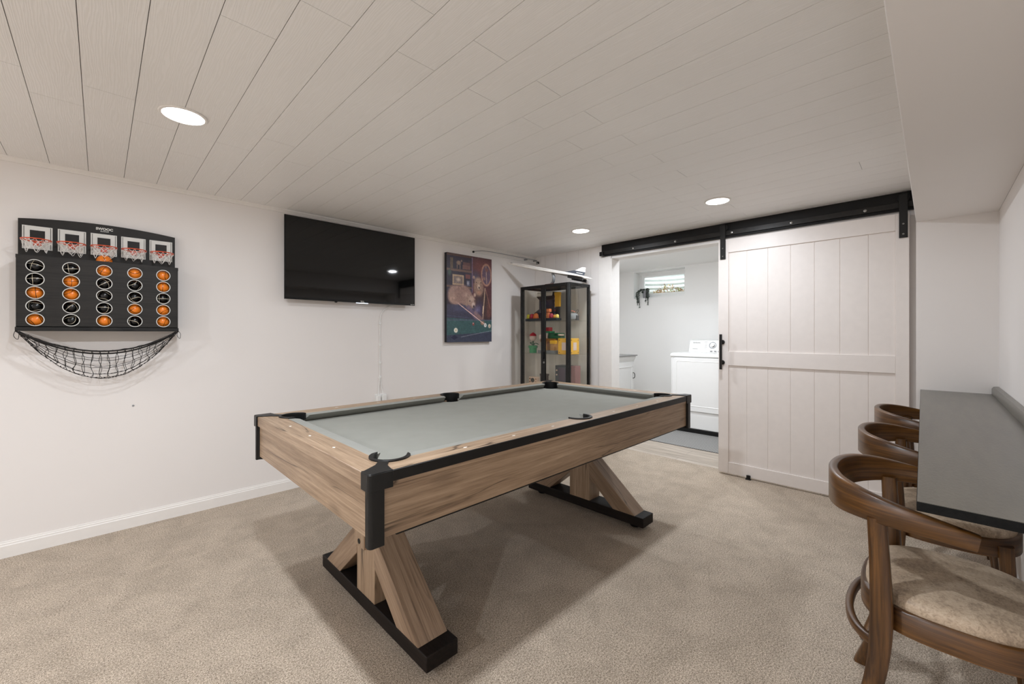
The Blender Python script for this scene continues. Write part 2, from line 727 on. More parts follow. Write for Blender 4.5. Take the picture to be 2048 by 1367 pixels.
# ceiling boards, laid side by side with a thin open joint
cb = MB()
cb.box(XR, XB, YR - 0.02, YL + 0.02, CZ + 0.004, CZ + 0.05, 1)
W = 0.158
k0 = int((XR + 0.368) / W) - 1
for k in range(k0, 29):
    x0, x1 = -0.368 + W * k + 0.0011, -0.368 + W * (k + 1) - 0.0011
    x0, x1 = max(x0, XR), min(x1, XB)
    if x1 <= x0:
        continue
    brks = [1.09, 2.38] if k % 2 == 0 else [1.32, 2.60, 0.03]
    if k == 4:
        brks = [1.556, 2.9]
    if k == 22:
        brks = [0.298, 1.58, 2.87]
    ys = [YR] + sorted(brks) + [YL]
    for a, b in zip(ys[:-1], ys[1:]):
        cb.box(x0, x1, a + 0.0009, b - 0.0009, CZ, CZ + 0.006, 0)
struct('ceiling', cb, [M['ceiling'], M['ceil_gap']], smooth=False)

# walls
struct('wall_left', MB().box(XR, XL + 0.4, YL, YL + 0.1, -0.05, CZ + 0.05), M['wall'])
struct('wall_right', MB().box(XR, XB, YR - 0.1, YR, -0.05, CZ + 0.05), M['wall'])
struct('wall_rear', MB().box(XR - 0.1, XR, YR - 0.1, YL + 0.1, -0.05, CZ + 0.05), M['wall'])
# back wall: vertical boards left of the opening, plain above and to the right
wb = MB()
seams = [YL, 3.454, 3.284, 3.112, 2.938, 2.764, 2.493]
for a, b in zip(seams[:-1], seams[1:]):
    wb.box(XB, XB + 0.02, b + 0.0012, a - 0.0012, 0, CZ + 0.003)
wb.box(XB + 0.006, XB + 0.139, 2.493, YL, 0, CZ + 0.05)
wb.box(XB, XB + 0.139, OY0, OY1, OZ, CZ + 0.05)
wb.box(XB, XB + 0.139, YR, OY0, 0, CZ + 0.05)
struct('wall_back', wb, M['wall'], smooth=False, bevel=0.0012, seg=1)
# boxed corner below the soffit, and the soffit
struct('wall_corner', MB().box(BX, XB, YR, BY, 0, BZ), M['wall'])
struct('ceiling_soffit', MB().box(XR, XB, YR, BY, BZ, CZ), M['wall'], bevel=0.003)
# laundry room shell
struct('wall_laundry_right', MB().box(XB + 0.139, XL, YR - 0.1, YR, -0.05, CZ + 0.05), M['wall2'])
WY0, WY1, WZ0, WZ1 = 2.517, 3.325, 1.80, 2.215
lb = MB()
lb.box(XL, XL + 0.25, YR, WY0, 0, CZ)
lb.box(XL, XL + 0.25, WY1, YL, 0, CZ)
lb.box(XL, XL + 0.25, WY0, WY1, 0, WZ0)
lb.box(XL, XL + 0.25, WY0, WY1, WZ1, CZ + 0.05)
struct('wall_laundry_back', lb, M['wall2'], smooth=False)
struct('ceiling_laundry', MB().box(XB + 0.139, XL + 0.25, YR, YL, CZ, CZ + 0.05), M['wall2'])

# mouldings
tb = MB()
tb.prism([(YL, CZ), (YL - 0.018, CZ), (YL - 0.018, CZ - 0.006), (YL - 0.008, CZ - 0.020), (YL - 0.008, CZ - 0.028), (YL, CZ - 0.028)], XR, XB, 0)
struct('trim_1', tb, M['trim'], angle=20)
bb = MB()
prof = [(YL, 0), (YL - 0.014, 0), (YL - 0.014, 0.066), (YL - 0.010, 0.071), (YL - 0.010, 0.078), (YL - 0.005, 0.083), (YL - 0.005, 0.088), (YL, 0.090)]
bb.prism(prof, XR, XB, 0)
struct('baseboard_left', bb, M['trim'], angle=20)
struct('baseboard_back', MB().box(XB - 0.012, XB, 2.62, YL - 0.014, 0, 0.085), M['trim'], bevel=0.003)
rb = MB()
rb.prism([(YR, 0), (YR + 0.014, 0), (YR + 0.014, 0.07), (YR + 0.005, 0.088), (YR, 0.09)], XR, BX, 0)
struct('baseboard_right', rb, M['trim'], angle=20)
# casing of the opening
c1 = MB()
c1.box(XB - 0.012, XB, 2.493, 2.648, 0, 2.104)
struct('trim_2', c1, M['trim'], bevel=0.002)
c2 = MB()
c2.box(XB - 0.012, XB + 0.145, 2.481, 2.4935, 0, OZ)
c2.box(XB - 0.012, XB + 0.145, OY0, 2.4935, OZ - 0.012, OZ)
c2.box(XB - 0.012, XB + 0.145, OY0, OY0 + 0.012, 0, OZ)
struct('trim_3', c2, M['trim'], bevel=0.0015)

# laundry window
wf = MB()
xw = XL + 0.17
wf.box(xw, xw + 0.05, WY0, WY1, WZ0, WZ0 + 0.055)
wf.box(xw, xw + 0.05, WY0, WY1, WZ1 - 0.055, WZ1)
wf.box(xw, xw + 0.05, WY0, WY0 + 0.05, WZ0 + 0.055, WZ1 - 0.055)
wf.box(xw, xw + 0.05, WY1 - 0.07, WY1, WZ0 + 0.055, WZ1 - 0.055)
win = struct('window_1', wf, M['white_plastic'], bevel=0.004)
sf = MB()
sf.box(xw - 0.012, xw + 0.02, WY0 + 0.045, WY1 - 0.065, WZ0 + 0.05, WZ0 + 0.08)
sf.box(xw - 0.012, xw + 0.02, WY0 + 0.045, WY1 - 0.065, WZ1 - 0.08, WZ1 - 0.05)
sf.box(xw - 0.012, xw + 0.02, WY0 + 0.045, WY0 + 0.075, WZ0 + 0.08, WZ1 - 0.08)
sf.box(xw - 0.012, xw + 0.02, WY1 - 0.095, WY1 - 0.065, WZ0 + 0.08, WZ1 - 0.08)
obj('window_sash', sf, M['white_plastic'], win, 0.003)
obj('window_pane', MB().box(xw + 0.018, xw + 0.024, WY0 + 0.05, WY1 - 0.07, WZ0 + 0.06, WZ1 - 0.06), M['glass_clear'], win)
lt = MB().box(xw - 0.03, xw - 0.004, WY1 - 0.085, WY1 - 0.068, WZ0 + 0.05, WZ1 - 0.045)
obj('window_latch', lt, M['white_plastic'], win, 0.002)

# window well of white corrugated metal, with leaf litter
well = thing('window_well', 'white corrugated metal window well seen through the small laundry window', 'window well', (XL + 0.25, 2.92, 1.70))
pts = []
for i in range(25):
    a = math.pi * i / 24
    pts.append((XL + 0.25 + 0.50 * math.sin(a), 2.92 + 0.56 * math.cos(a)))
cw = MB()
nz = 80
v, f = [], []
for j in range(nz + 1):
    z = 1.70 + 1.1 * j / nz
    off = 0.020 * math.sin(2 * math.pi * (z - 1.7) / 0.068)
    for (x, y) in pts:
        d = Vector((x - XL - 0.25, y - 2.92))
        d = d.normalized() * off
        v.append((x + d.x, y + d.y, z))
n = len(pts)
for j in range(nz):
    for i in range(n - 1):
        f.append((j * n + i, j * n + i + 1, (j + 1) * n + i + 1, (j + 1) * n + i))
cw.add(v, f)
cwo = obj('corrugated_sheet', cw, plain('well_metal', srgb(208, 210, 206), 0.5, 0.0), well)
so = cwo.modifiers.new('solid', 'SOLIDIFY')
so.thickness = 0.004
gr = MB()
gr.prism([(XL + 0.25, 2.36)] + [(x * 1.0, y) for x, y in pts[::-1]] + [(XL + 0.25, 3.48)], 1.84, 1.885, 2)
obj('gravel_bed', gr, plain('gravel', srgb(150, 138, 122), 0.9, var=0.5, vs=60, bump=0.8, bs=80), well)
lf = MB()
rnd = random.Random(3)
for i in range(300):
    x = XL + 0.28 + rnd.random() * 0.26
    y = 2.55 + rnd.random() * 0.62
    pile = math.exp(-((y - 2.94) / 0.13) ** 2)
    z = 1.90 + rnd.random() * (0.035 + 0.10 * pile)
    s_ = 0.010 + rnd.random() * 0.012
    m = Matrix.Translation((x, y, z)) @ Euler((rnd.random() * 6, rnd.random() * 6, rnd.random() * 6)).to_matrix().to_4x4()
    q = [m @ Vector(p) for p in ((-s_, 0, 0), (0, -s_ * .5, 0.004), (s_, 0, 0), (0, s_ * .5, 0.004))]
    lf.add(q, [(0, 1, 2, 3)], rnd.choice((0, 0, 1, 2)))
lo = obj('leaf_litter', lf, [plain('leaf_tan', srgb(196, 164, 112), 0.8), plain('leaf_brown', srgb(150, 96, 66), 0.8), plain('leaf_green', srgb(150, 158, 86), 0.8)], None, recalc=False)
lo['kind'] = 'stuff'
tag(recenter(lo), 'tan and brown dead leaves piled in the window well outside', 'leaves')

# ================================================================== CEILING LIGHTS
M['diffuser'] = emit('lit_diffuser', (1.0, 0.97, 0.93, 1), 14.0)


def make_can(loc, label, watts, group, grow=1.0):
    r = thing('recessed_light', label, 'ceiling light', loc, group)
    rg = MB().lathe([(0.077, 0.0), (0.088, 0.0), (0.090, -0.003), (0.087, -0.006), (0.078, -0.007), (0.0765, -0.003)], (0, 0, 0), 'z', 48, caps=False)
    obj('trim_ring', rg, M['trim'], r, local=True)
    obj('diffuser', MB().lathe([(0.001, -0.0045), (0.077, -0.0045), (0.077, -0.001), (0.001, -0.001)], (0, 0, 0), 'z', 48, caps=False), M['diffuser'], r, local=True)
    L = bpy.data.lights.new('can_lamp', 'AREA')
    L.shape = 'DISK'
    L.size = 0.10
    L.energy = watts
    L.color = CAN_COL
    L.spread = math.pi
    lo_ = bpy.data.objects.new('can_lamp', L)
    COL.objects.link(lo_)
    lo_.parent = r
    lo_.location = (0, 0, -0.009)
    return r


G = 'recessed ceiling lights'
make_can((0.268, 2.388, CZ), 'lit round ceiling light nearest the camera, high above the basketball game', CAN_W[0], G)
make_can((3.262, 1.124, CZ), 'lit round ceiling light just in front of the black barn door rail', CAN_W[1], G)
make_can((3.270, 2.369, CZ), 'lit round ceiling light nearest the glass display cabinet', CAN_W[2], G)
make_can((0.268, 1.124, CZ), 'lit round ceiling light out of the picture above the camera side of the pool table', CAN_W[3], G)
make_can((-2.7, 2.388, CZ), 'unseen round ceiling light added as fill behind the camera near the left wall', REAR_FILL_W[0], G)  # this and the next can are added out of view to raise ambient light
make_can((-2.7, 1.124, CZ), 'unseen round ceiling light added as fill behind the camera near the counter wall', REAR_FILL_W[1], G)
G2 = 'laundry ceiling lights'
make_can((4.34, 1.75, CZ), 'lit round light in the laundry room ceiling, hidden by the door', LAUNDRY_W, G2)
make_can((4.34, 2.60, CZ), 'lit round light in the laundry room ceiling near the cabinet', LAUNDRY_W, G2)

# ================================================================== POOL TABLE
TX0, TX1, TY0, TY1, TH = 0.555, 2.83, 1.148, 2.400, 0.829
TCX, TCY = (TX0 + TX1) / 2, (TY0 + TY1) / 2
pt = thing('pool_table', 'grey-felt pool table with weathered oak sides and black metal corners', 'pool table', (TCX, 1.757, 0))
PR = 0.060      # pocket radius


def arc(cx, cy, r, a0, a1, n=14):
    return [(cx + r * math.cos(math.radians(a0 + (a1 - a0) * i / n)), cy + r * math.sin(math.radians(a0 + (a1 - a0) * i / n))) for i in range(n + 1)]


RW = 0.095
CO = 0.138
a_c = math.degrees(math.acos((RW - CO) / PR))


def mir(pts, fx, fy):
    return [((TX0 + TX1 - x) if fx else x, (TY0 + TY1 - y) if fy else y) for x, y in pts]


# end rails
for fx in (False, True):
    pts = [(TX0, TY0)] + arc(TX0 + CO, TY0 + CO, PR, 225, a_c) + \
          [(x, TY0 + TY1 - y) for x, y in arc(TX0 + CO, TY0 + CO, PR, 225, a_c)][::-1] + [(TX0, TY1)]
    obj('end_rail', MB().prism(mir(pts, fx, False), TH - 0.046, TH, 2), M['oak_y'], pt, 0.0015, seg=1)
# long rails with the side pocket notch
SPY = 0.092
for fy in (False, True):
    ca = arc(TX0 + CO, TY0 + CO, PR, 225, 270 + (180 - a_c), 14)
    half = [(TX0, TY0)] + ca
    sx = math.degrees(math.asin((RW - SPY) / PR))
    side = arc(TCX, TY0 + SPY, PR, 180 - sx, 360 + sx, 20)
    pts = half + side + [(TX0 + TX1 - x, y) for x, y in half[::-1]]
    obj('side_rail', MB().prism(mir(pts, False, fy), TH - 0.046, TH, 2), M['oak_x'], pt, 0.0015, seg=1)

# cushions
def cushion(pa, pb, inward, ca, cb2):
    """pa, pb: ends along the rail inner edge; inward unit vector; ca/cb2 how far the nose is cut back at each end"""
    a, b = Vector(pa), Vector(pb)
    t = (b - a).normalized()
    n_ = Vector(inward)
    prof = [(0.0, TH - 0.001), (0.030, TH - 0.002), (0.047, TH - 0.004), (0.046, TH - 0.007), (0.006, TH - 0.040), (0.0, TH - 0.040)]
    v = []
    for e, cut, sgn in ((a, ca, 1), (b, cb2, -1)):
        for d, z in prof:
            p = e + n_ * d + t * (sgn * cut * d / 0.048)
            v.append((p.x, p.y, z))
    f = [(i, (i + 1) % 6, 6 + (i + 1) % 6, 6 + i) for i in range(6)] + [(5, 4, 3, 2, 1, 0), (6, 7, 8, 9, 10, 11)]
    return MB().add(v, f)


e0, e1 = TX0 + RW, TX1 - RW
f0, f1 = TY0 + RW, TY1 - RW
g = CO - RW + 0.040
for nm, mbx in (
    ('cushion', cushion((e0, f0 + g), (e0, f1 - g), (1, 0), 0.035, 0.035)),
    ('cushion', cushion((e1, f0 + g), (e1, f1 - g), (-1, 0), 0.035, 0.035)),
    ('cushion', cushion((e0 + g, f0), (TCX - 0.060, f0), (0, 1), 0.035, 0.015)),
    ('cushion', cushion((TCX + 0.060, f0), (e1 - g, f0), (0, 1), 0.015, 0.035)),
    ('cushion', cushion((e0 + g, f1), (TCX - 0.060, f1), (0, -1), 0.035, 0.015)),
    ('cushion', cushion((TCX + 0.060, f1), (e1 - g, f1), (0, -1), 0.015, 0.035)),
):
    obj(nm, mbx, M['cushion'], pt, 0.0)

# playing surface, cut round the pockets
BR = 0.10
q = CO - BR
aa = math.degrees(math.asin(q / (PR)))
cnr = arc(TX0 + CO, TY0 + CO, PR, 90 + aa, -aa, 14)
sq_ = math.degrees(math.asin((BR - SPY) / PR))
sd = arc(TCX, TY0 + SPY, PR, 180 - sq_, sq_, 14)
lower = cnr + sd + [(TX0 + TX1 - x, y) for x, y in cnr[::-1]]
outline = lower + [(x, TY0 + TY1 - y) for x, y in lower[::-1]]
obj('felt_bed', MB().prism(outline, TH - 0.062, TH - 0.040, 2), M['felt'], pt)

# pockets: liner + black casting
pk = [((TX0 + CO, TY0 + CO), 225), ((TX1 - CO, TY0 + CO), 315), ((TX0 + CO, TY1 - CO), 135), ((TX1 - CO, TY1 - CO), 45),
      ((TCX, TY0 + SPY), 270), ((TCX, TY1 - SPY), 90)]
for i, ((cx, cy), dr) in enumerate(pk):
    sp = 112 if i < 4 else 92
    b = MB()
    b.arcband((cx, cy), PR - 0.004, PR + 0.0005, dr - sp, dr + sp, TH - 0.060, TH, 28)
    b.lathe([(PR - 0.0005, -0.062), (PR - 0.002, -0.10), (PR - 0.006, -0.115), (0.001, -0.118)], (cx, cy, TH), 'z', 32, caps=False)
    po = obj('pocket', b, M['black_plastic'], pt)
    sp2 = 118 if i < 4 else 100
    b = MB()
    b.arcband((cx, cy), PR - 0.005, PR + 0.008, dr - sp2 + 14, dr + sp2 - 14, TH - 0.004, TH + 0.006, 30)
    for sg in (-1, 1):                       # the pointed tips of the casting
        a1 = math.radians(dr + sg * (sp2 - 14))
        a2 = math.radians(dr + sg * (sp2 + 6))
        p = [(cx + (PR - 0.005) * math.cos(a1), cy + (PR - 0.005) * math.sin(a1)), (cx + (PR + 0.008) * math.cos(a1), cy + (PR + 0.008) * math.sin(a1)),
             (cx + (PR + 0.003) * math.cos(a2), cy + (PR + 0.003) * math.sin(a2))]
        b.prism(p, TH - 0.030, TH + 0.006, 2)
    obj('pocket_casting', b, M['black_metal'], po, 0.001, seg=1)

# black corner caps and posts
for fx in (False, True):
    for fy in (False, True):
        b = MB()
        o_ = 0.007
        rr = 0.012
        cp = [(TX0 - o_, TY0 - o_ + rr)] + arc(TX0 - o_ + rr, TY0 - o_ + rr, rr, 180, 270, 5) + \
             [(TX0 + 0.072, TY0 - o_), (TX0 + 0.072, TY0 + 0.002), (TX0 + 0.002, TY0 + 0.044), (TX0 - o_, TY0 + 0.044)]
        b.prism(mir(cp, fx, fy), TH - 0.048, TH + 0.002, 2)
        # top plate with the neck that runs to the pocket
        tp = [(TX0 - o_ + 0.001, TY0 - o_ + rr)] + arc(TX0 - o_ + rr, TY0 - o_ + rr, rr - 0.001, 180, 270, 5) + \
             [(TX0 + 0.072, TY0 - o_ + 0.001), (TX0 + 0.072, TY0 + 0.004), (TX0 + 0.082, TY0 + 0.050), (TX0 + 0.102, TY0 + 0.078),
              (TX0 + 0.078, TY0 + 0.102), (TX0 + 0.052, TY0 + 0.072), (TX0 + 0.004, TY0 + 0.044), (TX0 - o_ + 0.001, TY0 + 0.044)]
        b.prism(mir(tp, fx, fy), TH + 0.0005, TH + 0.005, 2)
        obj('corner_cap', b, M['black_metal'], pt, 0.0012, seg=1)
        b = MB()
        o2, L2 = -0.002, 0.046
        pp = [(TX0 + o2, TY0 + o2 + rr)] + arc(TX0 + o2 + rr, TY0 + o2 + rr, rr, 180, 270, 6) + \
             [(TX0 + L2, TY0 + o2), (TX0 + L2, TY0 + 0.04), (TX0 + 0.04, TY0 + 0.040), (TX0 + 0.014, TY0 + 0.026), (TX0 + o2, TY0 + 0.026)]
        b.prism(mir(pp, fx, fy), 0.612, TH - 0.046, 2)
        obj('corner_post', b, M['black_metal'], pt, 0.001, seg=1)
# black trim strip along the long rails
for fy in (False, True):
    y0, y1 = (TY0 - 0.004, TY0 + 0.004) if not fy else (TY1 - 0.004, TY1 + 0.004)
    obj('rail_trim', MB().box(TX0 + 0.072, TX1 - 0.072, y0, y1, TH - 0.032, TH + (0.0015 if not fy else -0.003)), M['black_metal'], pt, 0.001, seg=1)
# aprons
AI = 0.012
obj('apron', MB().box(TX0 + AI, TX0 + AI + 0.025, TY0 + AI + 0.02, TY1 - AI - 0.02, 0.628, TH - 0.045), M['oak_y'], pt, 0.001, seg=1)
obj('apron', MB().box(TX1 - AI - 0.025, TX1 - AI, TY0 + AI + 0.02, TY1 - AI - 0.02, 0.628, TH - 0.045), M['oak_y'], pt, 0.001, seg=1)
obj('apron', MB().box(TX0 + AI + 0.02, TX1 - AI - 0.02, TY0 + AI, TY0 + AI + 0.025, 0.628, TH - 0.045), M['oak_x'], pt, 0.001, seg=1)
obj('apron', MB().box(TX0 + AI + 0.02, TX1 - AI - 0.02, TY1 - AI - 0.025, TY1 - AI, 0.628, TH - 0.045), M['oak_x'], pt, 0.001, seg=1)
fr = MB()
fr.box(TX0 + 0.11, TX1 - 0.11, TY0 + 0.045, TY1 - 0.045, 0.605, 0.70)
obj('under_frame', fr, M['black_plastic'], pt, 0.002, seg=1)
# pearl sights
sgt = []
for yy in (1.53, 1.774, 2.018):
    sgt += [(TX0 + 0.048, yy, 0), (TX1 - 0.048, yy, 0)]
for xx in (0.943, 1.192, 1.440, 1.945, 2.193, 2.442):
    sgt += [(xx, TY0 + 0.047, 1), (xx, TY1 - 0.047, 1)]
for x, y, o_ in sgt:
    a, bb_ = (0.0055, 0.010) if o_ == 0 else (0.010, 0.0055)
    obj('sight', MB().prism([(x - a, y), (x, y - bb_), (x + a, y), (x, y + bb_)], TH - 0.001, TH + 0.0006, 2), M['sight'], pt, smooth=False)

# trestle bases
for side_, (bx0, bx1) in enumerate(((0.826, 0.966), (2.404, 2.536))):
    nm = 'trestle'
    by0, by1 = 1.268, 2.246
    cy = 1.757
    ft = MB().box(bx0, bx1, by0, by1, 0.028, 0.088)
    base = obj('trestle_foot', ft, M['black_wood'], pt, 0.004)
    fb = MB()
    for yy in (by0 + 0.09, by1 - 0.09):
        fb.lathe([(0.030, 0.0), (0.033, 0.004), (0.033, 0.022), (0.014, 0.028), (0.014, 0.03)], ((bx0 + bx1) / 2, yy, 0.0), 'z', 24)
        o_ = obj('levelling_pad', fb, M['black_plastic'], base)
        fb = MB()
    post = MB().box(bx0 + 0.004, bx1 - 0.004, cy - 0.085, cy + 0.085, 0.086, 0.63)
    obj('trestle_post', post, M['oak_z'], pt, 0.002, seg=1)
    xo = (bx0 - 0.012, bx0 + 0.03) if side_ == 0 else (bx1 - 0.03, bx1 + 0.012)
    bl = MB().box(xo[0], xo[1], cy - 0.02, cy + 0.075, 0.30, 0.63)
    blk = obj('joint_block', bl, M['oak_z'], pt, 0.002, seg=1)
    xh = bx0 - 0.0125 if side_ == 0 else bx1 + 0.0125
    obj('bolt_hole', MB().lathe([(0.0115, -0.0012), (0.0115, 0.0012)], (xh, cy + 0.028, 0.325), 'x', 24), M['black_plastic'], blk)
    for sg in (-1, 1):
        # brace leaning from the foot up against the post
        yo, yi = cy + sg * 0.432, cy + sg * 0.272
        zt = 0.60
        run = (zt - 0.086) / (0.27 / 0.315)
        pts = [(yo, 0.086), (yi, 0.086)]
        # inner edge up to the post face, then up the post, then down the outer edge
        slope = 0.27 / 0.315
        ypf = cy + sg * 0.083
        z_in = 0.086 + (abs(yi - ypf)) * slope
        z_out = 0.086 + (abs(yo - ypf)) * slope
        pts = [(yo, 0.086), (yi, 0.086), (ypf, z_in + 0.0), (ypf, z_out)]
        br = MB().prism(pts, bx0 + 0.002, bx1 - 0.006, 0)
        key = 'oak_brace_%d' % sg
        if key not in M:
            M[key] = None
            M[key] = wood('weathered_oak_brace', 1, srgb(104, 84, 67), srgb(148, 124, 102), srgb(176, 152, 128), 0.42, crack=0.7, spread=1.7, tilt=sg * math.atan(slope))
        obj('brace', br, M[key], pt, 0.002, seg=1)

# ================================================================== TELEVISION
tvx0, tvx1, tvz0, tvz1, tvy = 1.018, 2.176, 1.517, 2.176, YL - 0.08
tv = thing('television', 'black flat-screen television mounted high on the left wall', 'television', ((tvx0 + tvx1) / 2, YL, tvz0))
obj('screen', MB().box(tvx0 + 0.008, tvx1 - 0.008, tvy - 0.0015, tvy + 0.004, tvz0 + 0.016, tvz1 - 0.008), M['screen'], tv)
b = MB()
b.box(tvx0, tvx1, tvy - 0.003, tvy + 0.012, tvz0, tvz0 + 0.016)
b.box(tvx0, tvx1, tvy - 0.003, tvy + 0.012, tvz1 - 0.008, tvz1)
b.box(tvx0, tvx0 + 0.008, tvy - 0.003, tvy + 0.012, tvz0 + 0.016, tvz1 - 0.008)
b.box(tvx1 - 0.008, tvx1, tvy - 0.003, tvy + 0.012, tvz0 + 0.016, tvz1 - 0.008)
obj('bezel', b, M['black_plastic'], tv, 0.001, seg=1)
b = MB()
b.box(tvx0 + 0.004, tvx1 - 0.004, tvy + 0.004, tvy + 0.022, tvz0 + 0.004, tvz1 - 0.004)
b.box(tvx0 + 0.14, tvx1 - 0.14, tvy + 0.02, tvy + 0.052, tvz0 + 0.03, tvz1 - 0.22)
obj('back_cover', b, M['black_plastic'], tv, 0.004)
b = MB()
b.box(1.36, 1.40, tvy + 0.05, YL - 0.012, 1.70, 1.98)
b.box(1.79, 1.83, tvy + 0.05, YL - 0.012, 1.70, 1.98)
b.box(1.30, 1.89, YL - 0.012, YL, 1.78, 1.90)
obj('wall_bracket', b, M['black_metal'], tv)
obj('maker_lettering', text_mb('TCL', 0.020, 0.001, (1.647, tvy - 0.0035, tvz0 + 0.0085), '-y', 0.0006), M['white_print'], tv, smooth=False, label='small white letters TCL')
obj('corner_lettering', text_mb('Roku TV', 0.011, 0.001, (2.148, tvy - 0.0035, tvz0 + 0.008), '-y', 0.0003), M['white_print'], tv, smooth=False, label='tiny white lettering')
obj('status_light', MB().box(1.592, 1.70, tvy - 0.002, tvy + 0.004, tvz0 - 0.005, tvz0 - 0.0005), emit('status_glow', (0.75, 0.85, 1.0, 1), 3.0), tv, 0.001, label='glowing white strip light')
obj('infrared_window', MB().prism([(1.405, tvz0), (1.43, tvz0), (1.424, tvz0 - 0.009), (1.411, tvz0 - 0.009)], tvy, tvy + 0.01, 1), M['black_plastic'], tv)

# cord with clips running down to the outlet
cd = thing('power_cord', 'white power cord clipped to the wall below the television', 'cord', (1.85, YL, 0.60))
cp = smooth_path([(1.975, YL - 0.012, 1.512), (1.955, YL - 0.012, 1.508), (1.905, YL - 0.012, 1.478), (1.864, YL - 0.007, 1.43), (1.853, YL - 0.006, 1.36),
                  (1.852, YL - 0.006, 1.2), (1.851, YL - 0.006, 1.0), (1.850, YL - 0.006, 0.84), (1.836, YL - 0.008, 0.72), (1.828, YL - 0.02, 0.62)], 8)
obj('cable', MB().tube(cp, 0.0042, 8), M['white_plastic'], cd)
cp2 = smooth_path([(1.853, YL - 0.006, 0.86), (1.866, YL - 0.007, 0.76), (1.882, YL - 0.012, 0.68), (1.885, YL - 0.02, 0.62)], 6)
obj('branch_cable', MB().tube(cp2, 0.0035, 8), M['white_plastic'], cd)
for zz in (1.33, 1.13, 0.965, 0.83):
    obj('cable_clip', MB().box(1.842, 1.862, YL - 0.013, YL, zz, zz + 0.022), M['white_plastic'], cd, 0.002)
ot = thing('wall_outlet', 'white wall outlet with plugs behind the far rail of the pool table', 'outlet', (1.858, YL, 0.56))
obj('cover_plate', MB().box(1.800, 1.916, YL - 0.006, YL, 0.56, 0.685), M['white_plastic'], ot, 0.002)
obj('plug', MB().box(1.812, 1.848, YL - 0.035, YL - 0.005, 0.60, 0.672), M['white_plastic'], ot, 0.005)
obj('plug', MB().box(1.862, 1.906, YL - 0.04, YL - 0.005, 0.59, 0.678), M['white_plastic'], ot, 0.006)
sc_ = MB().lathe([(0.006, 0), (0.006, -0.003), (0.001, -0.004)], (0.15, YL, 0.78), 'y', 12, caps=False)
tag(recenter(obj('wall_screw', sc_, M['grey_plastic'])), 'small screw left in the bare wall below the basketball game', 'screw')

# ================================================================== PAINTING
ax0, ax1, az0, az1, ay = 2.583, 3.215, 1.155, 2.103, YL - 0.042


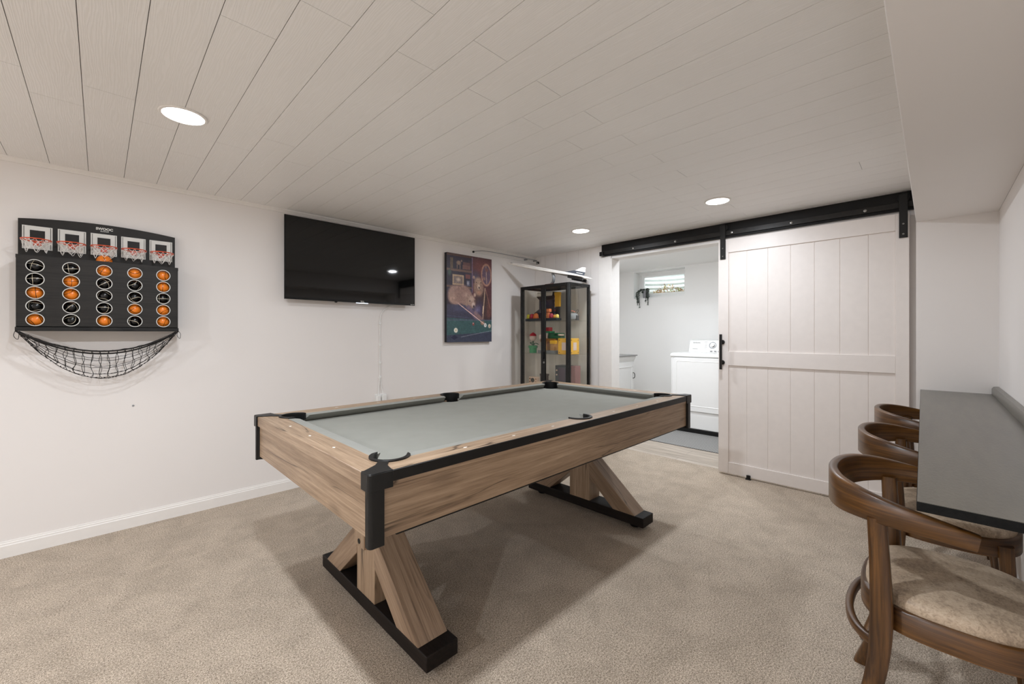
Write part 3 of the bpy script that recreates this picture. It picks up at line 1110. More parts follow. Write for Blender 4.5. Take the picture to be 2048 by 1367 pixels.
def paint_pixels(W_, H_):
    rs = np.random.RandomState(5)
    uu, vv = np.meshgrid((np.arange(W_) + .5) / W_, (np.arange(H_) + .5) / H_)
    img = np.zeros((H_, W_, 3))
    img[:] = (52, 42, 52)

    def blob(cx, cy, rx, ry, col, soft=0.15, rot=0.0, k=1.0):
        nonlocal img
        c, s_ = math.cos(rot), math.sin(rot)
        # picture is 1 : 1.5
        dx, dy = (uu - cx), (vv - cy) * 1.5
        x = (dx * c + dy * s_) / rx
        y = (-dx * s_ + dy * c) / (ry * 1.5)
        d = np.sqrt(x * x + y * y)
        a = np.clip((1 - d) / soft, 0, 1)[..., None] * k
        img = img * (1 - a) + np.array(col) * a

    def rect(x0, x1, y0, y1, col, k=1.0):
        nonlocal img
        m = ((uu > x0) & (uu < x1) & (vv > y0) & (vv < y1)).astype(float)[..., None] * k
        img = img * (1 - m) + np.array(col) * m

    def line(x0, y0, x1, y1, w, col, k=1.0):
        nonlocal img
        px, py = x1 - x0, (y1 - y0) * 1.5
        L = px * px + py * py
        t = np.clip(((uu - x0) * px + (vv - y0) * 1.5 * py) / L, 0, 1)
        d = np.hypot(uu - (x0 + t * px), (vv - y0) * 1.5 - t * py)
        a = np.clip((w - d) / (w * 0.5), 0, 1)[..., None] * k
        img = img * (1 - a) + np.array(col) * a

    rect(0, .54, 0, .46, (44, 40, 56))
    rect(.54, 1, 0, .7, (92, 50, 52))
    blob(.75, .12, .35, .12, (120, 62, 56), .8)
    blob(.62, .24, .16, .10, (70, 66, 90), .9)
    rect(0, .54, 0, .03, (84, 56, 44)); rect(0, .54, .175, .20, (112, 82, 62)); rect(0, .54, .36, .385, (102, 72, 56))
    for x in (.08, .10, .115):
        rect(x, x + .010, .05, .17, (126, 104, 60))
    rect(.33, .50, .12, .165, (120, 78, 66)); rect(.34, .50, .085, .12, (104, 66, 60))
    blob(.25, .10, .06, .03, (140, 112, 86), .4); rect(.21, .225, .11, .17, (130, 100, 76)); rect(.27, .285, .10, .17, (130, 100, 76)); blob(.31, .075, .02, .015, (140, 112, 86), .4)
    rect(.12, .36, .235, .355, (176, 146, 104)); rect(.15, .33, .255, .335, (120, 104, 94)); blob(.24, .29, .06, .03, (186, 160, 130), .6)
    rect(.40, .50, .22, .27, (124, 66, 60)); rect(.42, .50, .29, .355, (74, 80, 104)); blob(.45, .32, .03, .03, (150, 150, 160), .5)
    blob(.06, .22, .05, .05, (56, 84, 70), .6)
    line(.545, .02, .545, .42, .012, (110, 92, 126))
    # oval hoop ornament
    blob(.87, .20, .13, .145, (186, 128, 96), .12); blob(.87, .20, .105, .12, (98, 76, 96), .12)
    line(.86, .09, .88, .30, .008, (196, 160, 130)); blob(.88, .14, .05, .03, (130, 80, 70), .6)
    # standing figure of a bear
    blob(.76, .56, .21, .24, (74, 52, 48), .35); blob(.72, .62, .12, .17, (62, 54, 84), .8)
    blob(.93, .62, .07, .16, (104, 62, 52), .6)
    blob(.69, .36, .14, .12, (150, 114, 90), .35); blob(.58, .245, .035, .025, (170, 136, 112), .5); blob(.82, .245, .035, .025, (150, 112, 90), .5)
    blob(.68, .28, .10, .06, (170, 136, 108), .6); blob(.69, .35, .045, .045, (206, 176, 146), .6); blob(.70, .36, .018, .016, (40, 30, 34), .5)
    blob(.64, .30, .012, .009, (34, 24, 26), .5); blob(.74, .30, .012, .009, (34, 24, 26), .5)
    blob(.70, .42, .06, .035, (176, 122, 90), .6)
    line(.84, .36, .78, .77, .010, (206, 172, 128)); line(.80, .58, .79, .66, .016, (226, 190, 140))
    line(.86, .38, .96, .60, .007, (168, 108, 86))
    # leaning bear
    blob(.19, .47, .19, .13, (164, 126, 106), .25); blob(.34, .45, .21, .12, (152, 114, 96), .25); blob(.43, .51, .16, .12, (158, 120, 102), .3)
    blob(.12, .50, .10, .07, (174, 136, 112), .7)
    rect(0, .6, .575, .75, (56, 62, 88), .75)
    blob(.30, .62, .34, .06, (62, 68, 98), .7)
    blob(.50, .535, .135, .095, (160, 126, 104), .3); blob(.41, .455, .04, .03, (176, 140, 116), .5); blob(.60, .45, .035, .03, (182, 148, 122), .5)
    blob(.53, .50, .08, .05, (182, 150, 126), .7); blob(.57, .565, .055, .04, (196, 170, 150), .6); blob(.58, .585, .022, .018, (42, 34, 40), .4)
    blob(.49, .525, .013, .010, (30, 24, 28), .5); blob(.60, .52, .012, .010, (30, 24, 28), .5)
    line(.46, .60, .64, .72, .055, (110, 90, 118), .8); line(.62, .66, .80, .76, .050, (140, 104, 96), .9)
    blob(.66, .62, .10, .07, (116, 110, 156), .9, k=.8)
    # table
    yb = .735 + 0.02 * (uu - .5)
    m = ((vv > yb) & (vv < .90 - .04 * (uu - .5))).astype(float)[..., None]
    img = img * (1 - m) + np.array((44, 92, 90)) * m
    m = (vv >= .90 - .04 * (uu - .5)).astype(float)[..., None]
    img = img * (1 - m) + np.array((50, 62, 84)) * m
    line(0, .75, 1, .74, .012, (74, 90, 110)); line(.30, .94, 1, .865, .006, (120, 130, 140)); line(0, .70, .5, .72, .008, (60, 74, 100))
    blob(.78, .775, .06, .03, (168, 120, 84), .5)
    line(.24, .56, .83, .79, .011, (206, 156, 138)); line(.30, .585, .83, .79, .004, (240, 206, 190))
    blob(.57, .79, .028, .022, (150, 60, 50), .3); blob(.565, .78, .010, .008, (250, 220, 210), .5)
    blob(.19, .865, .045, .032, (232, 226, 200), .25); blob(.19, .865, .022, .015, (200, 196, 150), .4)
    blob(.845, .80, .036, .028, (222, 222, 214), .25); blob(.845, .80, .016, .012, (140, 150, 150), .5)
    blob(.945, .81, .036, .028, (212, 196, 166), .25); blob(.945, .81, .016, .012, (170, 120, 90), .5)
    # dark rhombus on the rail
    m = ((np.abs(uu - .16) / .075 + np.abs(vv - .945) / .028) < 1).astype(float)[..., None]
    img = img * (1 - m) + np.array((30, 38, 66)) * m
    # brushwork
    nz_ = rs.randn(H_, W_)
    for _ in range(2):
        nz_ = (nz_ + np.roll(nz_, 1, 0) + np.roll(nz_, 1, 1) + np.roll(np.roll(nz_, 1, 0), 1, 1)) / 2.6
    nz2 = rs.randn(H_ // 6 + 1, W_ // 6 + 1).repeat(6, 0).repeat(6, 1)[:H_, :W_]
    img = img * (1 + 0.045 * nz_[..., None] + 0.03 * nz2[..., None])
    grey = img.mean(2, keepdims=True)
    img = grey * 0.30 + img * 0.70 + np.array((9, 5, 8))
    img = np.clip(img, 4, 255) / 255.0
    return np.where(img <= 0.04045, img / 12.92, ((img + 0.055) / 1.055) ** 2.4)


pa = thing('canvas_painting', 'tall dark painting of two bears playing pool, right of the television', 'painting', ((ax0 + ax1) / 2, YL, az0))
t = NT('canvas_edge')
t.base(srgb(28, 26, 32)).pr(0.6)
obj('canvas_frame', MB().box(ax0, ax1, ay + 0.0008, YL - 0.002, az0, az1), t.m, pa, 0.002, seg=1)
PW, PH = 180, 270
px_ = paint_pixels(PW + 1, PH + 1)
v = [(ax0 + (ax1 - ax0) * i / PW, ay, az1 - (az1 - az0) * j / PH) for j in range(PH + 1) for i in range(PW + 1)]
f = [(j * (PW + 1) + i, (j + 1) * (PW + 1) + i, (j + 1) * (PW + 1) + i + 1, j * (PW + 1) + i + 1) for j in range(PH) for i in range(PW)]
t = NT('painted_canvas')
at_ = t.n('ShaderNodeAttribute')
at_.attribute_name = 'paint'
t.base(at_.outputs['Color']).pr(0.45, 0, 0.4)
t.bump(t.noise(t.coords(), 220, 2), 0.15, 0.0006)
pic = obj('picture', MB().add(v, f), t.m, pa, smooth=False, recalc=False)
ca_ = pic.data.color_attributes.new('paint', 'FLOAT_COLOR', 'POINT')
buf = np.ones((len(v), 4), dtype=np.float32)
buf[:, :3] = px_.reshape(-1, 3)
ca_.data.foreach_set('color', buf.ravel())

# ================================================================== BASKETBALL WALL GAME
gx0, gx1, gz0, gz1 = -0.326, 0.362, 1.262, 1.672
gy = YL - 0.15
gm = thing('basketball_game', 'dark wooden five-hoop basketball game with a hanging black return net', 'wall game', (0.018, YL, 1.25))
# back board with arched top
pts = [(-0.327, 1.50), (0.356, 1.50)]
for i in range(17):
    t_ = i / 16
    x = 0.356 - 0.683 * t_
    pts.append((x, 1.888 + 0.024 * (1 - (2 * t_ - 1) ** 2)))
obj('back_board', MB().prism(pts, YL - 0.045, YL - 0.028, 1), M['game_board'], gm, 0.001, seg=1)
b = MB()
b.box(gx0, gx0 + 0.012, gy + 0.012, YL - 0.001, gz0, gz1)
b.box(gx1 - 0.012, gx1, gy + 0.012, YL - 0.001, gz0, gz1)
b.box(gx0, gx1, YL - 0.028, YL - 0.001, gz0, gz1)
obj('side_panels', b, M['game_board'], gm, 0.001, seg=1)
b = MB()
cols = [-0.256, -0.1195, 0.0165, 0.152, 0.2875]
rows = [1.6175, 1.543, 1.4695, 1.395, 1.3205]
hr = 0.0345
cwid, chei = 0.1358, 0.0742
NS = 32
v, f = [], []
xb = [cols[0] - 0.068] + [(p + q2) / 2 for p, q2 in zip(cols[:-1], cols[1:])] + [cols[4] + 0.068]
zb = [rows[0] + 0.0372] + [(p + q2) / 2 for p, q2 in zip(rows[:-1], rows[1:])] + [rows[4] - 0.0372]
for ci, cx in enumerate(cols):
    for ri, cz in enumerate(rows):
        o_ = len(v)
        L_, R_, T_, B_ = cx - xb[ci], xb[ci + 1] - cx, zb[ri] - cz, cz - zb[ri + 1]
        for k in range(NS):
            a = 2 * math.pi * k / NS + math.pi / NS
            ca, sa = math.cos(a), math.sin(a)
            s_ = min((R_ if ca > 0 else L_) / max(1e-6, abs(ca)), (T_ if sa > 0 else B_) / max(1e-6, abs(sa)))
            v.append((cx + hr * ca, gy, cz + hr * sa))
            v.append((cx + hr * ca, gy + 0.010, cz + hr * sa))
            v.append((cx + s_ * ca, gy, cz + s_ * sa))
        for sxx in (-1, 1):
            for szz in (-1, 1):
                ex, ez = (R_ if sxx > 0 else L_) * sxx, (T_ if szz > 0 else B_) * szz
                ang = math.atan2(ez, ex)
                kb = min(range(NS), key=lambda k: abs(((2 * math.pi * k / NS + math.pi / NS - ang) + math.pi) % (2 * math.pi) - math.pi))
                v[o_ + kb * 3 + 2] = (cx + ex, gy, cz + ez)
        for k in range(NS):
            k2 = (k + 1) % NS
            f.append((o_ + k * 3, o_ + k * 3 + 2, o_ + k2 * 3 + 2, o_ + k2 * 3))
            f.append((o_ + k * 3, o_ + k2 * 3, o_ + k2 * 3 + 1, o_ + k * 3 + 1))
b.add(v, f)
tz, bz = zb[0], zb[-1]
b.box(gx0, gx1, gy, gy + 0.010, tz, gz1 + 0.002)
b.box(gx0, gx1, gy, gy + 0.010, gz0 + 0.022, bz)
obj('front_panel', b, M['game_panel'], gm, smooth=False)
obj('release_bar', MB().box(gx0 - 0.002, gx1 + 0.002, gy - 0.006, gy + 0.012, gz0 - 0.004, gz0 + 0.018), M['black_metal'], gm, 0.002)
for cx in (-0.06, 0.12):
    obj('bar_tab', MB().prism([(cx - 0.035, gz0 + 0.016), (cx + 0.035, gz0 + 0.016), (cx + 0.02, gz0 + 0.001), (cx - 0.02, gz0 + 0.001)], gy - 0.009, gy - 0.005, 1), M['black_plastic'], gm)
obj('ball_shelf', MB().box(gx0 + 0.012, gx1 - 0.012, gy + 0.012, YL - 0.028, gz0, gz0 + 0.0215), M['game_board'], gm)
for cx in cols:
    for cz in rows:
        b = MB().lathe([(0.0315, 0.0), (0.0315, -0.0012), (0.0352, -0.0012), (0.0352, 0.0)], (cx, gy, cz), 'y', 32, caps=False)
        obj('hole_ring', b, M['white_print'], gm)
# hoops
bcols = [-0.2545, -0.119, 0.0155, 0.150, 0.284]
for cx in bcols:
    b = MB()
    y_ = YL - 0.0465
    x0, x1, z0, z1 = cx - 0.0575, cx + 0.0575, 1.722, 1.853
    b.box(x0, x1, y_ - 0.002, y_ + 0.0015, z0, z1)
    bo = obj('backboard', b, M['white_print'], gm)
    b = MB().box(cx - 0.0285, cx + 0.0285, y_ - 0.003, y_ - 0.001, 1.772, 1.829)
    b.box(x0 + 0.006, x0 + 0.008, y_ - 0.003, y_ - 0.001, z0 + 0.004, z1 - 0.004)
    b.box(x1 - 0.008, x1 - 0.006, y_ - 0.003, y_ - 0.001, z0 + 0.004, z1 - 0.004)
    obj('target_square', b, M['game_board'], bo)
    hz, hy, R_ = 1.766, y_ - 0.068, 0.0575
    b = MB()
    ring = [(cx + R_ * math.cos(2 * math.pi * i / 32), hy + R_ * math.sin(2 * math.pi * i / 32), hz) for i in range(32)]
    b.tube(ring, 0.0028, 8, closed=True)
    for i in range(12):
        a = 2 * math.pi * i / 12
        b.tube([(cx + R_ * math.cos(a + q_), hy + R_ * math.sin(a + q_), hz - z_) for q_, z_ in ((-.10, 0), (-.05, .006), (.05, .006), (.10, 0))], 0.0013, 5)
    b.box(cx - 0.015, cx + 0.015, y_ - 0.008, y_ - 0.001, hz - 0.024, hz + 0.004)
    b.box(cx - 0.008, cx + 0.008, y_ - 0.014, y_ - 0.006, hz - 0.003, hz + 0.003)
    obj('hoop', b, M['orange_metal'], bo)
    b = MB()
    rn = random.Random(int((cx + 1) * 1000))
    levels = [(R_, 0.0), (R_ * 0.88, -0.015), (R_ * 0.78, -0.032), (R_ * 0.72, -0.048)]
    jit = [[(rn.uniform(-.006, .006), rn.uniform(-.006, .006), rn.uniform(-.005, .005)) for _ in range(12)] for _ in levels]
    def npnt(l, i):
        R2, dz = levels[l]
        a = 2 * math.pi * (i + (0.5 if l % 2 else 0)) / 12
        j = jit[l][i % 12] if l else (0, 0, 0)
        return (cx + R2 * math.cos(a) + j[0], hy + R2 * math.sin(a) + j[1], hz + dz + j[2])
    for l in range(3):
        for i in range(12):
            o1, o2 = (0, -1) if l % 2 == 0 else (0, 1)
            for oo in (o1, o2):
                p, q2 = npnt(l, i), npnt(l + 1, (i + oo) % 12)
                mid = ((p[0] + q2[0]) / 2 + rn.uniform(-.003, .003), (p[1] + q2[1]) / 2, (p[2] + q2[2]) / 2 - 0.003)
                b.tube([p, mid, q2], 0.0011, 5)
    for i in range(0, 12, 2):
        p = npnt(3, i)
        q2 = npnt(3, (i + 1) % 12)
        b.tube(smooth_path([p, ((p[0] + q2[0]) / 2, (p[1] + q2[1]) / 2, p[2] - 0.020), q2], 4), 0.0012, 5)
    obj('hoop_net', b, M['net_white'], bo)
obj('maker_lettering', text_mb('SWOOC', 0.0195, 0.001, (0.018, YL - 0.0458, 1.884), '-y', 0.0009), M['white_print'], gm, smooth=False, label='white lettering SWOOC')
obj('maker_lettering', text_mb('G A M E S', 0.0085, 0.001, (0.018, YL - 0.0458, 1.870), '-y', 0.0004), M['white_print'], gm, smooth=False, label='small white lettering GAMES')
# sagging return net
def sag(s, yoff, zs, depth_mid):
    """s 0..1 from left to right corner"""
    x = gx0 + (gx1 - gx0) * s
    k = 1 - (2 * s - 1) ** 2
    return (x, YL - yoff - depth_mid * k, gz0 - 0.004 - zs * k)
cord = [sag(i / 40, 0.148, 0.118, 0.035) for i in range(41)]
obj('net_cord', MB().tube(cord, 0.0042, 8), M['net_black'], gm)
cord = [sag(i / 40, 0.148, 0.134, 0.005) for i in range(41)]
obj('net_cord', MB().tube(cord, 0.0042, 8), M['net_black'], gm)
b = MB()
lines = [(0.148, 0.134, 0.005), (0.150, 0.175, 0.0), (0.150, 0.220, -0.010), (0.140, 0.258, -0.015), (0.125, 0.280, -0.02), (0.085, 0.286, -0.01), (0.05, 0.262, 0.0), (0.03, 0.215, 0.0), (0.022, 0.165, 0.0), (0.018, 0.120, 0.0)]
rn = random.Random(11)
ntr = 19
for yo, zs, dm in lines[1:]:
    b.tube([(p[0], p[1] + rn.uniform(-.002, .002), p[2] + rn.uniform(-.003, .003)) for p in [sag(i / 38, yo, zs, dm) for i in range(39)]], 0.0015, 5)
for j in range(1, ntr):
    s_ = j / ntr
    path = []
    for li, (yo, zs, dm) in enumerate(lines):
        p = sag(min(.995, max(.005, s_ + (0.010 * math.sin(j * 1.7 + li * 2.3)))), yo, zs, dm)
        path.append(p)
    b.tube(smooth_path(path, 4), 0.0014, 5)
for j in range(0, ntr, 1):
    s_ = (j + .5) / ntr
    p = sag(s_, 0.125, 0.28, -0.02)
    b.sphere(p, 0.0036, 8, 6)
for j in range(2, ntr - 1):
    p, q2 = sag(j / ntr, 0.148, 0.118, 0.035), sag(j / ntr, 0.148, 0.134, 0.005)
    b.tube([p, q2], 0.0016, 5)
for xx in (gx0, gx1):
    b.tube(smooth_path([(xx, gy, gz0), (xx - 0.006, gy - 0.004, gz0 - 0.03), (xx + 0.008, gy - 0.004, gz0 - 0.05), (xx + 0.012, gy, gz0 - 0.02), (xx, gy, gz0)], 6), 0.0014, 5)
obj('return_net', b, M['net_black'], gm)

# the balls: one per hole, one on top of the middle column
pat = ['BBOBO', 'BOOBB', 'OBBBO', 'OBBOB', 'OOBOO']
cname = ['left-hand', 'second', 'middle', 'fourth', 'right-hand']
rname = ['top', 'second', 'third', 'fourth', 'bottom']
bmesh_ = {}
for kk, mt in (('O', M['orange_ball']), ('B', M['black_ball'])):
    bo = obj('mini_basketball', MB().sphere((0, 0, 0), 0.0365, 32, 20), mt, None, angle=180)
    bmesh_[kk] = bo
rn = random.Random(21)
used = {'O': False, 'B': False}
plc = [(ci, ri, pat[ci][ri]) for ci in range(5) for ri in range(5)] + [(2, -1, 'O')]
for ci, ri, kk in plc:
    z = rows[ri] if ri >= 0 else rows[0] + 0.0672
    if not used[kk]:
        o_ = bmesh_[kk]
        used[kk] = True
    else:
        o_ = bmesh_[kk].copy()
        COL.objects.link(o_)
    o_.location = (cols[ci], gy + 0.010 + 0.0375 + (0.031 if ri < 0 else 0.0), z)
    o_.rotation_euler = (rn.uniform(0, 6.28), rn.uniform(0, 6.28), rn.uniform(0, 6.28))
    cn = 'orange' if kk == 'O' else 'black'
    if ri >= 0:
        lb_ = '%s mini basketball in the %s hole of the %s column of the wall game' % (cn, rname[ri], cname[ci])
        tag(o_, lb_, 'ball', 'mini basketballs in the wall game')
    else:
        tag(o_, 'orange mini basketball sticking out on top of the middle column, under the centre hoop', 'ball', 'mini basketballs in the wall game')

# ================================================================== CURTAIN ROD IN THE CORNER
cr = thing('curtain_rod', 'thin grey rod with black ends mounted high beside the far left corner', 'rod', (3.5, YL, 2.14))
p = smooth_path([(2.975, YL - 0.012, 2.166), (3.03, YL - 0.03, 2.178), (3.12, YL - 0.05, 2.186), (3.40, YL - 0.055, 2.188), (3.80, YL - 0.055, 2.186), (3.98, YL - 0.055, 2.184)], 6)
obj('upper_rod', MB().tube(p, 0.0045, 8), M['grey_plastic'], cr)
p = smooth_path([(3.02, YL - 0.008, 2.158), (3.26, YL - 0.02, 2.160), (3.60, YL - 0.022, 2.160), (3.80, YL - 0.030, 2.158), (3.99, YL - 0.075, 2.148)], 6)
obj('lower_rod', MB().tube(p, 0.0035, 8), M['white_plastic'], cr)
obj('end_cap', MB().lathe([(0.010, -0.016), (0.012, 0.0)], (2.975, YL, 2.164), 'y', 16), M['black_plastic'], cr, label='black end cap')
obj('end_cap', MB().box(3.978, 3.992, YL - 0.085, YL - 0.045, 2.140, 2.168), M['black_plastic'], cr, 0.002, label='black end cap')
obj('rod_clip', MB().box(3.799, 3.803, YL - 0.060, YL, 2.166, 2.190), M['grey_plastic'], cr, 0.001)
obj('rod_clip', MB().box(3.970, 3.975, YL - 0.060, YL, 2.176, 2.190), M['grey_plastic'], cr, 0.001)

# ================================================================== DISPLAY CABINET
cx0, cx1, cy0, cy1, cz1 = 3.545, 3.925, 2.715, 3.425, 1.797
dc = thing('display_cabinet', 'tall black-framed glass display cabinet in the far left corner', 'display cabinet', ((cx0 + cx1) / 2, (cy0 + cy1) / 2, 0))
P_ = 0.028
b = MB()
for xx in (cx0, cx1 - P_):
    for yy in (cy0, cy1 - P_):
        b.box(xx, xx + P_, yy, yy + P_, 0, cz1)
for z0_, z1_ in ((0.0, 0.07), (cz1 - 0.03, cz1)):
    b.box(cx0 + P_, cx1 - P_, cy0, cy0 + P_, z0_, z1_)
    b.box(cx0 + P_, cx1 - P_, cy1 - P_, cy1, z0_, z1_)
    b.box(cx1 - P_, cx1, cy0 + P_, cy1 - P_, z0_, z1_)
    b.box(cx0, cx0 + P_, cy0 + P_, cy1 - P_, z0_, z1_)
b.box(cx0 + P_, cx1 - P_, cy0 + P_, cy1 - P_, cz1 - 0.012, cz1 - 0.002)
b.box(cx0 + P_, cx1 - P_, cy0 + P_, cy1 - P_, 0.03, 0.06)
obj('cabinet_frame', b, M['black_metal'], dc, 0.0015, seg=1)
gs = MB().box(cx0 + 0.03, cx1 - 0.03, cy0 + 0.010, cy0 + 0.014, 0.07, cz1 - 0.03)
obj('side_pane', gs, M['glass_grey'], dc)
gs = MB().box(cx0 + 0.03, cx1 - 0.03, cy1 - 0.014, cy1 - 0.010, 0.07, cz1 - 0.03)
obj('side_pane', gs, M['glass_grey'], dc)
obj('rear_pane', MB().box(cx1 - 0.016, cx1 - 0.012, cy0 + 0.03, cy1 - 0.03, 0.07, cz1 - 0.03), M['glass_grey'], dc)
ymid = (cy0 + cy1) / 2
for (a, b2, hs) in ((cy0 + 0.004, ymid - 0.001, 1), (ymid + 0.001, cy1 - 0.004, -1)):
    b = MB()
    xf0, xf1 = cx0 - 0.020, cx0 - 0.001
    ws = 0.030
    b.box(xf0, xf1, a, a + ws, 0.015, cz1 - 0.004)
    b.box(xf0, xf1, b2 - ws, b2, 0.015, cz1 - 0.004)
    b.box(xf0, xf1, a + ws, b2 - ws, 0.015, 0.055)
    b.box(xf0, xf1, a + ws, b2 - ws, cz1 - 0.038, cz1 - 0.004)
    d_ = obj('cabinet_door', b, M['black_metal'], dc, 0.0012, seg=1)
    obj('door_pane', MB().box(xf0 + 0.008, xf0 + 0.012, a + ws, b2 - ws, 0.055, cz1 - 0.038), M['glass_grey'], d_)
    if hs == 1:
        obj('door_pull', MB().box(xf0 - 0.018, xf0, b2 - 0.020, b2 - 0.006, 0.965, 1.045), M['black_plastic'], d_, 0.002)
        obj('lock', MB().lathe([(0.011, -0.006), (0.011, 0.0)], (xf0, b2 - 0.016, 0.925), 'x', 20), M['steel'], d_, label='round chrome lock')
SH = [1.393, 1.020, 0.655]
for z in SH + [0.33]:
    obj('glass_shelf', MB().box(cx0 + 0.006, cx1 - 0.02, cy0 + 0.016, cy1 - 0.016, z - 0.006, z), M['glass_grey'], dc)

# ---- things in the cabinet (shelf tops at SH)
def c_(name, *rgb, rough=0.4):
    if name not in M:
        M[name] = plain(name, srgb(*rgb), rough)
    return M[name]


s1 = SH[0]
ag = thing('toy_arcade_machine', 'black toy arcade machine with a white header on the top cabinet shelf', 'toy', (3.78, 3.18, s1 + 0.022))
b = MB().prism([(3.68, s1 + 0.022), (3.86, s1 + 0.022), (3.86, s1 + 0.345), (3.74, s1 + 0.345), (3.725, s1 + 0.29), (3.77, s1 + 0.26), (3.77, s1 + 0.15), (3.68, s1 + 0.10)], 3.10, 3.345, 1)
obj('casing', b, c_('toy_black', 22, 22, 26), ag, 0.002, seg=1)
obj('header_panel', MB().box(3.727, 3.742, 3.105, 3.34, s1 + 0.292, s1 + 0.338), c_('toy_white', 226, 222, 214), ag)
obj('toy_screen', MB().box(3.764, 3.771, 3.12, 3.325, s1 + 0.16, s1 + 0.25), c_('toy_navy', 26, 30, 62, rough=0.2), ag)
obj('side_decal', MB().box(3.75, 3.85, 3.097, 3.101, s1 + 0.05, s1 + 0.30), c_('toy_blue', 40, 48, 88), ag)
for q_ in range(5):
    obj('side_lettering', MB().box(3.76, 3.79, 3.095, 3.0975, s1 + 0.07 + q_ * 0.045, s1 + 0.09 + q_ * 0.045), M['toy_white'] if q_ != 1 else c_('toy_red', 190, 40, 44), ag)
yb_ = obj('toy_box', MB().box(3.74, 3.775, 3.012, 3.078, s1 + 0.165, s1 + 0.31).box(3.737, 3.778, 3.009, 3.081, s1 + 0.295, s1 + 0.332), [c_('toy_yellow', 232, 178, 34)], None, 0.002)
st_ = MB().box(3.745, 3.77, 3.02, 3.07, s1, s1 + 0.165)
tag(recenter(yb_), 'yellow box raised on a dark stand right of the toy arcade machine', 'box')
tag(recenter(obj('display_stand', st_, M['toy_black'], None, 0.002)), 'dark block stand under the yellow box on the top shelf', 'stand')
pl = obj('display_plinth', MB().box(3.585, 3.675, 2.925, 3.40, s1, s1 + 0.030), c_('toy_grey', 44, 52, 60), None, 0.002)
tag(recenter(pl), 'long low dark plinth along the front of the top cabinet shelf', 'plinth')
gems = [(3.385, 'toy_lime', (196, 186, 60), 0.026, 'yellow-green'), (3.33, 'toy_crimson', (176, 30, 62), 0.028, 'crimson'), (3.27, 'toy_orange', (236, 130, 62), 0.030, 'orange'),
        (3.145, 'toy_gold', (246, 184, 52), 0.028, 'golden'), (3.09, 'toy_gold', (246, 184, 52), 0.022, 'small golden'), (3.035, 'toy_rose', (170, 44, 66), 0.026, 'dark red'),
        (2.985, 'toy_amber', (226, 150, 40), 0.018, 'amber'), (2.95, 'toy_pale', (250, 226, 120), 0.020, 'pale yellow')]
for i, (yy, nm, col_, r_, cn) in enumerate(gems):
    b = MB()
    z0_ = s1 + 0.030
    b.box(3.63 - r_ * .75, 3.63 + r_ * .75, yy - r_ * .8, yy + r_ * .8, z0_, z0_ + r_ * 0.7)
    b.lathe([(r_, 0), (r_, r_ * 0.9), (r_ * 0.72, r_ * 1.5), (0.001, r_ * 1.75)], (3.63, yy, z0_ + r_ * 0.4), 'z', 20)
    g_ = obj('toy_ornament', b, c_(nm, *col_), None, 0.001, seg=1)
    pos = ['at the left end', 'second from the left', 'third from the left', 'just right of the door frame', 'beside the larger golden one', 'right of the golden pair', 'second from the right end', 'at the right end']
    tag(recenter(g_), '%s rounded toy ornament on the dark plinth, %s' % (cn, pos[i]), 'ornament', 'toy ornaments on the top shelf')
tp_ = MB().box(3.60, 3.63, 3.055, 3.085, s1 + 0.030, s1 + 0.10).box(3.595, 3.64, 3.04, 3.08, s1 + 0.10, s1 + 0.135)
tag(recenter(obj('toy_post', tp_, c_('toy_peach', 232, 136, 84), None, 0.002)), 'small peach block on a post rising above the ornaments', 'toy')
# grey toy pot with two loops
gp = thing('toy_pot', 'grey round toy pot with a pink rim at the right end of the top shelf', 'toy', (3.72, 2.785, s1))
obj('pot_body', MB().lathe([(0.030, 0), (0.055, 0.012), (0.062, 0.04), (0.052, 0.07), (0.040, 0.078)], (3.72, 2.80, s1), 'z', 28), c_('toy_stone', 142, 146, 150), gp)
b = MB()
b.tube(smooth_path([(3.70, 2.85, s1 + 0.085), (3.70, 2.80, s1 + 0.105), (3.70, 2.755, s1 + 0.09)], 6), 0.0035, 6)
obj('pot_rim', b, c_('toy_pink', 226, 132, 110), gp)
b = MB().tube(smooth_path([(3.72, 2.755, s1 + 0.075), (3.73, 2.735, s1 + 0.10), (3.74, 2.748, s1 + 0.118), (3.73, 2.77, s1 + 0.095)], 5, True), 0.0028, 6, True)
obj('pot_loop', b, M['toy_black'], gp)
obj('pot_foot', MB().box(3.70, 3.75, 2.737, 2.752, s1, s1 + 0.055), M['toy_black'], gp, 0.003)

s2 = SH[1]
fp = thing('toy_flower', 'red and white toy flower in a green pot on the middle shelf', 'toy', (3.68, 3.375, s2))
obj('flower_pot', MB().lathe([(0.044, 0), (0.046, 0.055), (0.056, 0.057), (0.056, 0.085), (0.046, 0.087), (0.046, 0.075), (0.001, 0.075)], (3.68, 3.362, s2), 'z', 24), c_('toy_green', 34, 150, 92), fp)
obj('flower_stem', MB().tube([(3.68, 3.362, s2 + 0.07), (3.68, 3.362, s2 + 0.14)], 0.007, 8), c_('toy_darkgreen', 26, 92, 56), fp)
for sg in (-1, 1):
    pth = smooth_path([(3.68, 3.362, s2 + 0.09), (3.68, 3.362 + sg * 0.04, s2 + 0.115), (3.68, 3.362 + sg * (0.02 if sg > 0 else 0.085), s2 + (0.125 if sg > 0 else 0.10))], 5)
    obj('flower_leaf', MB().sweep(pth, [(0.004, 0.022)] * len(pth), (1, 0, 0)), M['toy_darkgreen'], fp)
b = MB().sphere((3.68, 3.362, s2 + 0.180), 0.042, 20, 12, (1, 1, .95))
obj('flower_bud', b, c_('toy_ivory', 236, 214, 206), fp)
b = MB().lathe([(0.043, 0.0), (0.036, 0.02), (0.018, 0.034), (0.001, 0.045)], (3.68, 3.362, s2 + 0.20), 'z', 20)
obj('flower_petals', b, c_('toy_scarlet', 196, 34, 52), fp)
